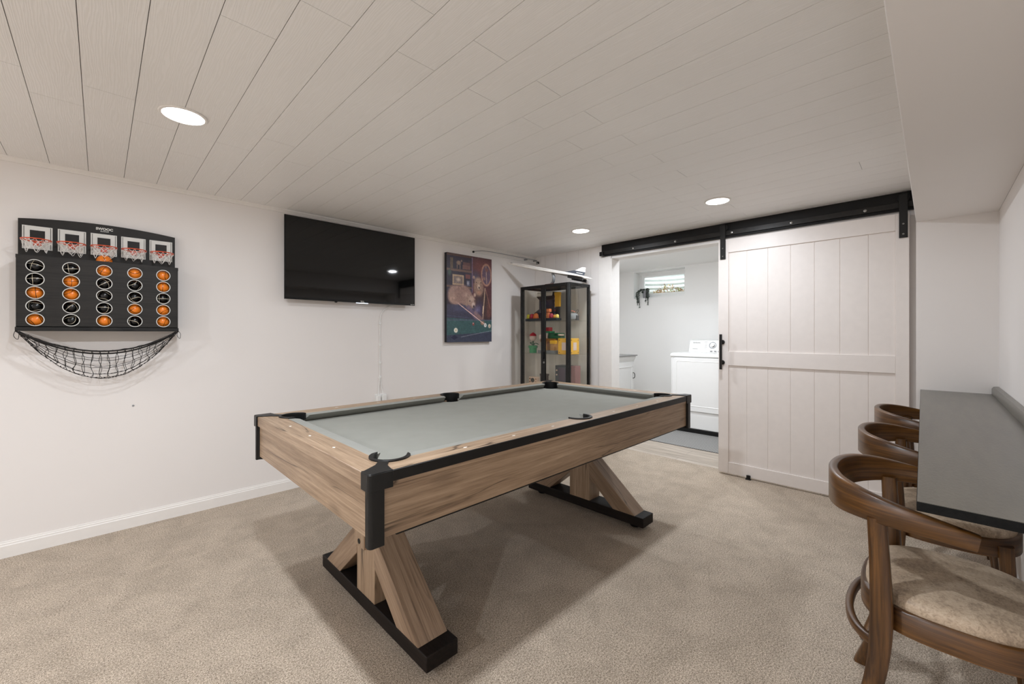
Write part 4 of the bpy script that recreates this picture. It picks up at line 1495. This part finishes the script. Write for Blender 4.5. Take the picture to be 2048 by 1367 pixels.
yb2 = thing('toy_cube', 'large plain yellow toy cube with dark corner studs on the middle shelf', 'toy', (3.68, 2.82, s2))
ROT = math.radians(0)
obj('cube_body', MB().box(3.60, 3.76, 2.745, 2.915, s2, s2 + 0.175), c_('toy_amberyellow', 246, 190, 44), yb2, 0.004)
b = MB()
for yy in (2.765, 2.895):
    for zz in (s2 + 0.02, s2 + 0.155):
        b.box(3.5975, 3.6005, yy - 0.005, yy + 0.005, zz - 0.005, zz + 0.005)
for xx in (3.62, 3.74):
    for zz in (s2 + 0.02, s2 + 0.155):
        b.box(xx - 0.005, xx + 0.005, 2.7425, 2.7455, zz - 0.005, zz + 0.005)
obj('cube_studs', b, c_('toy_brown', 150, 96, 30), yb2)
b = MB()
b.box(3.5975, 3.6005, 2.80, 2.86, s2 + 0.045, s2 + 0.13)
b.box(3.65, 3.71, 2.7425, 2.7455, s2 + 0.045, s2 + 0.13)
obj('cube_panel', b, M['toy_ivory'], yb2, label='plain ivory square')
bs_ = thing('toy_brick_stack', 'abstract stack of red, green, yellow and cream toy bricks, middle shelf', 'toy', (3.70, 3.09, s2))
b = MB().box(3.62, 3.78, 2.99, 3.235, s2, s2 + 0.035)
obj('stack_plinth', b, c_('toy_midgrey', 128, 132, 134), bs_, 0.002)
for nm, (x0_, x1_, y0_, y1_, z0_, z1_), mt in (
    ('stack_brick', (3.66, 3.74, 3.13, 3.19, .035, .13), c_('toy_sand', 216, 160, 84)), ('stack_brick', (3.66, 3.74, 3.02, 3.08, .035, .13), M['toy_sand']),
    ('stack_brick', (3.64, 3.76, 3.00, 3.21, .13, .17), M['toy_brown']), ('stack_brick', (3.63, 3.72, 3.12, 3.22, .17, .215), M['toy_ivory']),
    ('stack_brick', (3.66, 3.78, 2.96, 3.11, .17, .235), M['toy_darkgreen']), ('stack_brick', (3.63, 3.66, 2.97, 3.06, .11, .15), M['toy_amberyellow']),
    ('stack_brick', (3.66, 3.76, 3.09, 3.17, .235, .255), M['toy_green']), ('stack_brick', (3.67, 3.74, 3.11, 3.18, .255, .30), M['toy_scarlet']),
    ('stack_brick', (3.66, 3.74, 2.94, 3.02, .205, .22), M['toy_ivory'])):
    obj(nm, MB().box(x0_, x1_, y0_, y1_, s2 + z0_, s2 + z1_), mt, bs_, 0.003)

s3 = SH[2]
rd = thing('toy_radio', 'small cream toy radio with a round dark dial on the lowest visible shelf', 'toy', (3.64, 3.32, s3))
obj('radio_body', MB().box(3.62, 3.67, 3.245, 3.375, s3, s3 + 0.085), c_('toy_cream', 226, 200, 180), rd, 0.006)
obj('radio_dial', MB().lathe([(0.026, -0.006), (0.026, 0.0)], (3.62, 3.312, s3 + 0.045), 'x', 24), c_('toy_darkdial', 56, 54, 46), rd)
b = MB()
for yy in (3.262, 3.352, 3.358):
    b.box(3.616, 3.621, yy - 0.007, yy + 0.007, s3 + 0.02, s3 + 0.032)
    b.box(3.616, 3.621, yy - 0.007, yy + 0.007, s3 + 0.055, s3 + 0.067)
obj('radio_buttons', b, M['toy_brown'], rd)
b = MB().box(3.74, 3.80, 3.22, 3.30, s3, s3 + 0.10).box(3.735, 3.805, 3.215, 3.305, s3 + 0.09, s3 + 0.115)
tag(recenter(obj('toy_block', b, c_('toy_umber', 92, 74, 66), None, 0.002)), 'dark brown toy block behind the cream toy radio', 'toy')
rt = thing('toy_television', 'boxy dark grey toy television on the lowest visible shelf', 'toy', (3.72, 2.92, s3))
obj('tv_casing', MB().box(3.66, 3.80, 2.845, 3.005, s3, s3 + 0.235), c_('toy_slate', 70, 76, 82), rt, 0.004)
obj('tv_screen', MB().box(3.656, 3.661, 2.86, 2.955, s3 + 0.06, s3 + 0.21), c_('toy_purplegrey', 84, 74, 88, rough=0.2), rt, 0.002)
obj('tv_knobs', MB().lathe([(0.009, -0.006), (0.009, 0)], (3.66, 2.98, s3 + 0.18), 'x', 16).lathe([(0.009, -0.006), (0.009, 0)], (3.66, 2.98, s3 + 0.13), 'x', 16), M['toy_cream'], rt)
b = MB().box(3.70, 3.80, 2.755, 2.825, s3, s3 + 0.235)
tag(recenter(obj('toy_crate', b, c_('toy_mauve', 150, 108, 108), None, 0.003)), 'dull pink box standing right of the toy television', 'box')
b = MB().box(3.64, 3.74, 3.03, 3.14, s3, s3 + 0.02).box(3.66, 3.70, 3.03, 3.06, s3 + 0.02, s3 + 0.045)
tag(recenter(obj('toy_car', b, c_('toy_olive', 66, 80, 62), None, 0.004)), 'low dark green toy lying left of the toy television', 'toy')

# ================================================================== MODEL AIRLINER ON THE CABINET
nose, tail = Vector((3.395, 3.52, 2.078)), Vector((3.805, 2.60, 1.842))
ac = thing('model_airliner', 'white model supersonic airliner tilted nose up on top of the display cabinet', 'model aeroplane', (3.68, 3.06, cz1))
fx_ = (nose - tail).normalized()
up_ = (Vector((0, 0, 1)) - fx_ * fx_.z).normalized()
up_ = (up_ - fx_ * up_.dot(fx_)).normalized()
lf_ = up_.cross(fx_)
LN = (nose - tail).length
MT = Matrix(((fx_.x, lf_.x, up_.x, tail.x), (fx_.y, lf_.y, up_.y, tail.y), (fx_.z, lf_.z, up_.z, tail.z), (0, 0, 0, 1)))
b = MB().lathe([(0.001, 0.0), (0.010, 0.05), (0.018, 0.14), (0.022, 0.25), (0.022, LN - 0.26), (0.018, LN - 0.15), (0.010, LN - 0.05), (0.001, LN)], (0, 0, 0), 'x', 20, caps=False)
obj('fuselage', b.xform(MT), c_('toy_snow', 238, 234, 228), ac)
w_ = [(0.66, 0.015), (0.52, 0.045), (0.36, 0.085), (0.24, 0.15), (0.13, 0.205), (0.09, 0.20), (0.085, 0.10), (0.07, 0.015)]
b = MB()
for sg in (-1, 1):
    b.box(LN * 0.30, LN * 0.86, sg * 0.0215, sg * 0.0225, 0.003, 0.0055)
obj('window_line', b.xform(MT), M['grey_plastic'], ac)
obj('cockpit_window', MB().box(LN * 0.925, LN * 0.95, -0.0085, 0.0085, 0.002, 0.0105).xform(MT), M['toy_black'], ac)
for sg in (-1, 1):
    pts = [(x, sg * y) for x, y in w_]
    obj('wing', MB().prism(pts, -0.016, -0.009, 2).xform(MT), M['toy_snow'], ac, 0.001, seg=1)
    b = MB().box(0.08, 0.25, sg * 0.075, sg * 0.115, -0.045, -0.016)
    obj('engine_pod', b.xform(MT), M['toy_black'], ac, 0.003)
b = MB().prism([(0.33, 0.018), (0.10, 0.018), (0.095, 0.055), (0.22, 0.055)], -0.004, 0.004, 1)
fin_ = obj('fin_base', b.xform(MT), c_('toy_slate2', 58, 64, 74), ac, label='dark grey lower part of the tail fin')
b = MB().prism([(0.21, 0.055), (0.095, 0.055), (0.10, 0.105), (0.14, 0.105)], -0.004, 0.004, 1)
obj('tail_fin', b.xform(MT), M['toy_snow'], ac)
b = MB().box(0.12, 0.19, -0.0052, 0.0052, 0.032, 0.037)
obj('fin_lettering', b.xform(MT), M['toy_snow'], fin_)
sp_ = tail + fx_ * (LN * 0.44) - up_ * 0.022
p = smooth_path([(sp_.x, sp_.y, sp_.z), (sp_.x - 0.02, sp_.y - 0.03, sp_.z - 0.04), (sp_.x + 0.0, sp_.y - 0.01, cz1 + 0.04), (sp_.x + 0.02, sp_.y + 0.045, cz1 + 0.004)], 6)
obj('stand_arm', MB().sweep(p, (0.022, 0.030), (1, 0, 0)), M['grey_plastic'], ac)
obj('stand_base', MB().box(sp_.x - 0.03, sp_.x + 0.07, sp_.y - 0.02, sp_.y + 0.09, cz1, cz1 + 0.012), c_('toy_umber2', 92, 52, 44), ac, 0.002)

# ================================================================== BARN DOOR
hd = obj('header_board', MB().box(3.972, XB - 0.0005, BY + 0.004, 2.595, 2.104, CZ - 0.001), M['header_black'], None, 0.002)
tag(recenter(hd), 'long black painted board fixed below the ceiling above the opening', 'board')
trk = thing('door_track', 'black steel sliding door track bolted along the black board', 'track', (3.96, 1.35, 2.11))
obj('track_bar', MB().box(3.955, 3.961, BY + 0.004, 2.585, 2.118, 2.158), M['track_metal'], trk, 0.0008, seg=1)
for yy in (2.20, 1.75, 1.245, 0.80, 0.345):
    b = MB().lathe([(0.007, 0.008), (0.011, 0.010), (0.011, 0.014), (0.009, 0.0)], (3.942, yy, 2.137), 'x', 14)
    b = MB().lathe([(0.004, -0.007), (0.010, -0.005), (0.0115, 0.0)], (3.955, yy, 2.137), 'x', 14)
    b.lathe([(0.009, 0.006), (0.009, 0.0165)], (3.955, yy, 2.137), 'x', 12)
    obj('track_bolt', b, M['steel'], trk)
obj('end_stop', MB().box(3.935, 3.9715, 2.555, 2.60, 2.105, 2.15), M['black_metal'], trk, 0.003)

bd = thing('barn_door', 'white sliding barn door of vertical planks hanging from the black track', 'door', (3.957, 0.725, 0.0))
dx0, dx1 = 3.938, 3.952
dy0, dy1, dz0, dz1 = 0.112, 1.350, 0.016, 2.078
b = MB()
gr_ = [1.267, 1.122, 0.963, 0.804, 0.646, 0.489, 0.326, 0.181]
for a, c in zip(gr_[:-1], gr_[1:]):
    b.box(dx1 - 0.002, dx1 + 0.016, c + 0.0009, a - 0.0009, dz0 + 0.02, dz1 - 0.02)
b.box(dx1 + 0.001, dx1 + 0.012, dy0 + 0.02, dy1 - 0.02, dz0 + 0.01, dz1 - 0.01)
obj('plank_panel', b, M['door_white'], bd, 0.0015, smooth=False, seg=1)
obj('stile', MB().box(dx0, dx1 + 0.020, 1.267, dy1, dz0, dz1), M['door_white'], bd, 0.002)
obj('stile', MB().box(dx0, dx1 + 0.020, dy0, 0.181, dz0, dz1), M['door_white'], bd, 0.002)
obj('top_rail', MB().box(dx0, dx1 + 0.020, 0.181, 1.267, 1.960, dz1), M['door_white'], bd, 0.002)
obj('middle_rail', MB().box(dx0, dx1 + 0.020, 0.181, 1.267, 0.966, 1.089), M['door_white'], bd, 0.002)
obj('bottom_rail', MB().box(dx0, dx1 + 0.020, 0.181, 1.267, dz0, 0.114), M['door_white'], bd, 0.002)
for yc in (1.310, 0.141):
    b = MB().box(3.926, 3.9325, yc - 0.022, yc + 0.022, 1.905, 2.205)
    b.box(3.9325, 3.938, yc - 0.022, yc + 0.022, 1.905, 2.07)
    hg = obj('hanger_strap', b, M['black_metal'], bd, 0.0015, seg=1)
    for zz in (1.93, 2.00):
        obj('strap_bolt', MB().lathe([(0.003, -0.0035), (0.006, -0.001), (0.006, 0.001)], (3.926, yc, zz), 'x', 12), M['steel'], hg)
    obj('hanger_wheel', MB().lathe([(0.030, 0.0), (0.034, 0.003), (0.028, 0.009), (0.034, 0.015), (0.030, 0.018)], (3.935, yc - 0.003, 2.186), 'x', 28), M['black_plastic'], hg)
b = MB().box(3.888, 3.898, 1.3045, 1.3255, 0.930, 1.240)
hn = obj('door_handle', b, M['black_metal'], bd, 0.0015, seg=1)
for zz in (1.170, 0.990):
    obj('handle_post', MB().lathe([(0.009, 0.0), (0.009, 0.032), (0.020, 0.034), (0.020, 0.042)], (3.896, 1.315, zz), 'x', 24), M['black_metal'], hn)
dg_ = MB().box(3.915, 3.936, 1.085, 1.125, 0.0, 0.010).box(3.926, 3.936, 1.09, 1.12, 0.0, 0.036).lathe([(0.008, 0), (0.008, 0.03)], (3.925, 1.105, 0.008), 'z', 12)
tag(recenter(obj('door_guide', dg_, M['black_metal'], None, 0.001, seg=1)), 'small black floor guide at the foot of the barn door', 'door guide')

# ================================================================== COUNTER AND STOOLS
ct = thing('bar_counter', 'narrow black painted wall counter running along the right wall', 'counter', (2.6, -0.12, 0.85))
b = MB().prism([(1.285, YR + 0.002), (1.285, 0.024), (BX, 0.056), (BX, YR + 0.002)], 0.8702, 0.8712, 2)
obj('counter_top', b, M['counter'], ct)
b = MB().prism([(1.283, YR + 0.002), (1.283, 0.025), (BX, 0.057), (BX, YR + 0.002)], 0.850, 0.8702, 2)
obj('counter_board', b, M['counter_edge'], ct, 0.001, seg=1)
b = MB().prism([(YR + 0.001, 0.8712), (YR + 0.030, 0.8712), (YR + 0.030, 0.905), (YR + 0.022, 0.918), (YR + 0.001, 0.920)], 1.283, BX, 0)
obj('upstand', b, M['counter'], ct, 0.001, seg=1)
for xx in (1.6, 2.7, 3.6):
    obj('support_bracket', MB().prism([(YR + 0.001, 0.85), (-0.08, 0.85), (-0.08, 0.835), (YR + 0.016, 0.68), (YR + 0.001, 0.68)], xx - 0.012, xx + 0.012, 0), M['black_metal'], ct)


def superell(a, b_, e, n=48, cy=0.0):
    out = []
    for i in range(n):
        t = 2 * math.pi * i / n
        c, s_ = math.cos(t), math.sin(t)
        out.append((a * math.copysign(abs(c) ** (2 / e), c), cy + b_ * math.copysign(abs(s_) ** (2 / e), s_)))
    return out


def make_stool(loc, label):
    r = thing('bar_stool', label, 'stool', loc, 'walnut stools at the counter')
    CYs = -0.04
    out = superell(0.228, 0.200, 2.7, 56, CYs)
    inn = superell(0.205, 0.177, 2.7, 56, CYs)
    n = len(out)
    v = [(x, y, 0.432) for x, y in out] + [(x, y, 0.490) for x, y in out] + [(x, y, 0.495) for x, y in superell(0.224, 0.196, 2.7, 56, CYs)] + \
        [(x, y, 0.495) for x, y in inn] + [(x, y, 0.44) for x, y in inn]
    f = []
    for l in range(4):
        for i in range(n):
            j = (i + 1) % n
            f.append((l * n + i, l * n + j, (l + 1) * n + j, (l + 1) * n + i))
    f.append(tuple(range(n)))
    obj('seat_frame', MB().add(v, f), M['walnut_x'], r, local=True, angle=50)
    # cushion
    v, f = [], []
    prof = [(0.213, 0.185, 0.470), (0.216, 0.188, 0.495), (0.215, 0.187, 0.512), (0.207, 0.179, 0.524), (0.185, 0.158, 0.533), (0.13, 0.11, 0.539), (0.06, 0.05, 0.541)]
    for a, b_, z in prof:
        v += [(x, y, z) for x, y in superell(a, b_, 2.7, 56, CYs)]
    for l in range(len(prof) - 1):
        for i in range(n):
            j = (i + 1) % n
            f.append((l * n + i, l * n + j, (l + 1) * n + j, (l + 1) * n + i))
    f.append(tuple((len(prof) - 1) * n + i for i in range(n)))
    f.append(tuple(range(n - 1, -1, -1)))
    obj('seat_cushion', MB().add(v, f), M['leather'], r, local=True, angle=80)
    # back rail: wide at the back, slimming down to the arm tips
    plan = [(-0.247, -0.078, .736, .040), (-0.254, -0.01, .748, .050), (-0.247, 0.07, .757, .064), (-0.222, 0.135, .763, .080), (-0.165, 0.192, .765, .096), (-0.085, 0.222, .765, .104), (0, 0.230, .765, .106)]
    plan = plan + [(-x, y, z, h) for x, y, z, h in plan[-2::-1]]
    ctr = smooth_path([(x, y, z) for x, y, z, h in plan], 6)
    hs = smooth_path([(h, 0, 0) for x, y, z, h in plan], 6)
    b = MB().sweep(ctr, [(0.024, h.x) for h in hs], (0, 0, 1))
    obj('back_rail', b, M['walnut_x'], r, local=True, angle=50)
    for sg in (-1, 1):
        p = smooth_path([(sg * 0.230, 0.108, 0.738), (sg * 0.222, 0.102, 0.60), (sg * 0.219, 0.099, 0.46), (sg * 0.226, 0.106, 0.34), (sg * 0.243, 0.128, 0.22), (sg * 0.272, 0.160, 0.10), (sg * 0.302, 0.192, 0.0)], 4)
        sz = [(0.040 + 0.009 * math.exp(-((q_.z - 0.45) / 0.16) ** 2), 0.038 + 0.006 * math.exp(-((q_.z - 0.45) / 0.18) ** 2)) for q_ in p]
        obj('leg', MB().sweep(p, sz, (sg, 0.0, 0)), M['walnut_z'], r, local=True, angle=50)
        p = smooth_path([(sg * 0.185, -0.185, 0.475), (sg * 0.192, -0.197, 0.30), (sg * 0.215, -0.228, 0.0)], 5)
        obj('leg', MB().sweep(p, [(0.042 - 0.010 * i / (len(p) - 1), 0.040 - 0.010 * i / (len(p) - 1)) for i in range(len(p))], (sg, 0.0, 0)), M['walnut_z'], r, local=True, angle=50)
    hp = [(-0.224, 0.104), (-0.200, 0.137), (-0.150, 0.166), (-0.080, 0.183), (0, 0.188)]
    hp = hp + [(-x, y) for x, y in hp[-2::-1]]
    ring = smooth_path([(x, y, 0.385) for x, y in hp], 5)
    obj('curved_stretcher', MB().sweep(ring, (0.020, 0.024), (0, 0, 1)), M['walnut_x'], r, local=True, angle=50)
    return r


st0 = make_stool((1.75, 0, 0), 'curved-back walnut stool nearest the camera, tan leather seat fully in view')
dup(st0, (2.51, 0, 0), 'curved-back walnut stool in the middle of the row, half under the counter')
dup(st0, (3.27, 0, 0), 'curved-back walnut stool farthest away, only its back rail above the middle stool')

# ================================================================== LAUNDRY ROOM
mt_ = MB().box(4.578, 5.97, 1.2, 2.62, -0.004, 0.004)
tag(recenter(obj('rubber_mat', mt_, M['rubber'], None, 0.001, seg=1)), 'grey textured rubber mat on the laundry floor under the dryer', 'mat')
dr = thing('clothes_dryer', 'white clothes dryer standing against the laundry room wall', 'dryer', (5.58, 2.055, 0.004))
DX0, DX1, DY0, DY1 = 5.28, 5.93, 1.712, 2.400
obj('toe_plinth', MB().box(DX0 + 0.004, DX1, DY0 + 0.01, DY1 - 0.01, 0.004, 0.052), M['black_plastic'], dr, 0.003, label='black plinth strip')
obj('cabinet', MB().box(DX0 + 0.012, DX1, DY0, DY1, 0.052, 0.955), M['appliance'], dr, 0.010)
tpp = [(DX0 - 0.004, 0.952), (DX0 - 0.006, 0.968), (DX0 + 0.008, 0.990), (DX0 + 0.04, 0.999), (DX1, 1.006), (DX1, 0.952)]
obj('top_panel', MB().prism([(x, z) for x, z in tpp], DY0 - 0.006, DY1 + 0.006, 1), M['appliance'], dr, 0.008)
b = MB()
def rrect(y0, y1, z0, z1, r_, n=6):
    return arc(y0 + r_, z0 + r_, r_, 180, 270, n) + arc(y1 - r_, z0 + r_, r_, 270, 360, n) + arc(y1 - r_, z1 - r_, r_, 0, 90, n) + arc(y0 + r_, z1 - r_, r_, 90, 180, n)
b.prism(rrect(DY0 + 0.022, DY1 - 0.022, 0.275, 0.945, 0.045), DX0 - 0.006, DX0 + 0.013, 0)
dd = obj('dryer_door', b, M['appliance'], dr, 0.004)
for ring_ in ((0.058, 0.012),):
    y0, y1, z0, z1 = DY0 + 0.075, DY1 - 0.075, 0.335, 0.905
    P1 = rrect(y0, y1, z0, z1, 0.02)
    P2 = rrect(y0 + 0.012, y1 - 0.012, z0 + 0.012, z1 - 0.012, 0.015)
    n = len(P1)
    v = [(DX0 - 0.0062, a, c) for a, c in P1] + [(DX0 - 0.010, a * .5 + e * .5, c * .5 + g2 * .5) for (a, c), (e, g2) in zip(P1, P2)] + [(DX0 - 0.0062, a, c) for a, c in P2]
    f = [(l * n + i, l * n + (i + 1) % n, (l + 1) * n + (i + 1) % n, (l + 1) * n + i) for l in range(2) for i in range(n)]
    obj('door_moulding', MB().add(v, f), M['appliance'], dd)
gap = MB().prism(rrect(DY0 + 0.017, DY1 - 0.017, 0.270, 0.950, 0.048), DX0 + 0.0105, DX0 + 0.0125, 0)
obj('door_gasket', gap, M['grey_plastic'], dd)
cs = MB().prism([(DX1 - 0.20, 1.0), (DX1 - 0.15, 1.155), (DX1 - 0.11, 1.168), (DX1 - 0.01, 1.168), (DX1 - 0.01, 1.0)], DY0 + 0.02, DY1 - 0.045, 1)
co = obj('control_console', cs, M['appliance'], dr, 0.006)
nrm = Vector((-0.155, 0, 0.05)).normalized()
def on_console(y, h):
    """point on the sloping console face; h 0 bottom .. 1 top"""
    return Vector((DX1 - 0.20 + 0.05 * h, y, 1.0 + 0.155 * h))
p0 = on_console(2.045, 0.60)
dm = Matrix.Translation(p0) @ Vector((0, 0, 1)).rotation_difference(nrm).to_matrix().to_4x4()
obj('dial_ring', MB().lathe([(0.048, 0.0), (0.048, 0.003), (0.036, 0.003), (0.036, 0.0)], (0, 0, 0), 'z', 32, caps=False).xform(dm), M['grey_plastic'], co)
obj('dial_knob', MB().lathe([(0.026, 0.0), (0.024, 0.022), (0.001, 0.023)], (0, 0, 0), 'z', 28, caps=False).xform(dm), M['steel'], co)
def console_text(txt, size, y, h):
    mb = text_mb(txt, size, 0.001, (0, 0, 0), '-x')
    tilt = Matrix.Rotation(math.atan2(0.05, 0.155), 4, 'Y')
    return mb.xform(Matrix.Translation(on_console(y, h) + nrm * 0.0008) @ tilt)
obj('maker_lettering', console_text('SAMSUNG', 0.021, 2.255, 0.80), c_('print_grey', 70, 72, 78), co, smooth=False, label='dark lettering SAMSUNG')
b = MB()
for hh in (0.28,):
    q0 = on_console(2.27, hh)
    b.box(q0.x - 0.001, q0.x + 0.001, 2.235, 2.30, q0.z - 0.002, q0.z + 0.002)
for hh in (0.88, 0.72, 0.58, 0.44, 0.30):
    q0 = on_console(2.13, hh)
    b.box(q0.x - 0.001, q0.x + 0.001, 2.115, 2.145 if hh < .85 else 2.155, q0.z - 0.0012, q0.z + 0.0012)
obj('console_marks', b, M['print_grey'], co)
obj('console_buttons', MB().box(DX1 - 0.206, DX1 - 0.19, 1.99, 2.02, 1.012, 1.024).box(DX1 - 0.206, DX1 - 0.19, 2.04, 2.07, 1.012, 1.024).box(DX1 - 0.206, DX1 - 0.19, 1.94, 1.97, 1.012, 1.024), M['grey_plastic'], co, 0.002)

# utility cabinet along the laundry side wall
uc = thing('utility_cabinet', 'white cabinet with a thin grey worktop at the laundry room side', 'cabinet', (4.95, 3.30, 0.0))
obj('cabinet_body', MB().box(4.35, 5.40, 2.995, YL - 0.002, -0.004, 0.93), M['white_plastic'], uc, 0.003)
b = MB().prism([(2.995, 0.855), (2.985, 0.875), (2.965, 0.925), (2.965, 0.935), (YL - 0.002, 0.935), (YL - 0.002, 0.855)], 4.35, 5.41, 0)
obj('crown', b, M['white_plastic'], uc, 0.002, seg=1)
obj('worktop', MB().box(4.33, 5.43, 2.95, YL - 0.002, 0.935, 0.950), c_('worktop_grey', 140, 140, 138), uc, 0.002)
for k, x0_ in enumerate((4.37, 4.88)):
    b = MB()
    x1_ = x0_ + 0.49
    b.box(x0_, x1_, 2.975, 2.994, 0.03, 0.845)
    d_ = obj('cabinet_door', b, M['white_plastic'], uc, 0.003)
    b = MB()
    for (a, c, e, g2) in ((x0_ + .05, x1_ - .05, .78, .79), (x0_ + .05, x1_ - .05, .08, .09), (x0_ + .05, x0_ + .06, .08, .79), (x1_ - .06, x1_ - .05, .08, .79)):
        b.box(a, c, 2.970, 2.976, e, g2)
    obj('panel_moulding', b, M['white_plastic'], d_, 0.001, seg=1)
    hx = x1_ - 0.025
    p = smooth_path([(hx, 2.975, 0.70), (hx, 2.952, 0.690), (hx, 2.946, 0.66), (hx, 2.952, 0.63), (hx, 2.975, 0.62)], 5)
    obj('cabinet_pull', MB().tube(p, 0.005, 8), M['black_metal'], d_, label='black cabinet pull')

# trailing plant on the window sill
pn = thing('trailing_plant', 'small grey pot of trailing greenery on the laundry window sill', 'plant', (6.06, 3.155, WZ0))
b = MB().lathe([(0.038, 0.0), (0.052, 0.105), (0.055, 0.108), (0.055, 0.118), (0.049, 0.118), (0.047, 0.10), (0.001, 0.10)], (6.06, 3.155, WZ0), 'z', 28)
obj('pot', b, c_('pot_grey', 142, 142, 146), pn)
rn = random.Random(5)
vn = MB()
lv = MB()
for i, (dy, ln) in enumerate(((0.085, .22), (0.075, .17), (0.06, .26), (0.095, .20), (-0.06, .12), (-0.075, .22), (-0.09, .14), (-0.05, .18), (0.02, .03), (.105, .12))):
    px0 = 6.06 - 0.03 + rn.uniform(-.01, .01)
    top = WZ0 + 0.118
    xx = 5.975 if abs(dy) > 0.04 else 6.0
    p = smooth_path([(px0 + 0.02, 3.155 + dy * 0.3, top - 0.01), (px0, 3.155 + dy * 0.6, top + 0.02), (xx + 0.01, 3.155 + dy, top - 0.02), (xx - 0.002, 3.155 + dy * 1.05, top - ln * 0.6), (xx - 0.004, 3.155 + dy * 1.0 + rn.uniform(-.01, .01), top - ln)], 6)
    vn.tube(p, 0.0018, 5)
    for q_ in p[3:]:
        for _ in range(3):
            s_ = 0.008 + rn.random() * 0.006
            m = Matrix.Translation(q_ + Vector((rn.uniform(-.006, .006), rn.uniform(-.012, .012), rn.uniform(-.01, .01)))) @ Euler((rn.random() * 6, rn.random() * 6, rn.random() * 6)).to_matrix().to_4x4()
            lv.add([m @ Vector(k_) for k_ in ((-s_, 0, 0), (0, -s_ * .55, .001), (s_, 0, 0), (0, s_ * .55, .001))], [(0, 1, 2, 3)])
obj('vine', vn, c_('vine_green', 56, 66, 56), pn)
obj('leaves', lv, c_('leaf_dark', 66, 76, 68), pn, recalc=False)
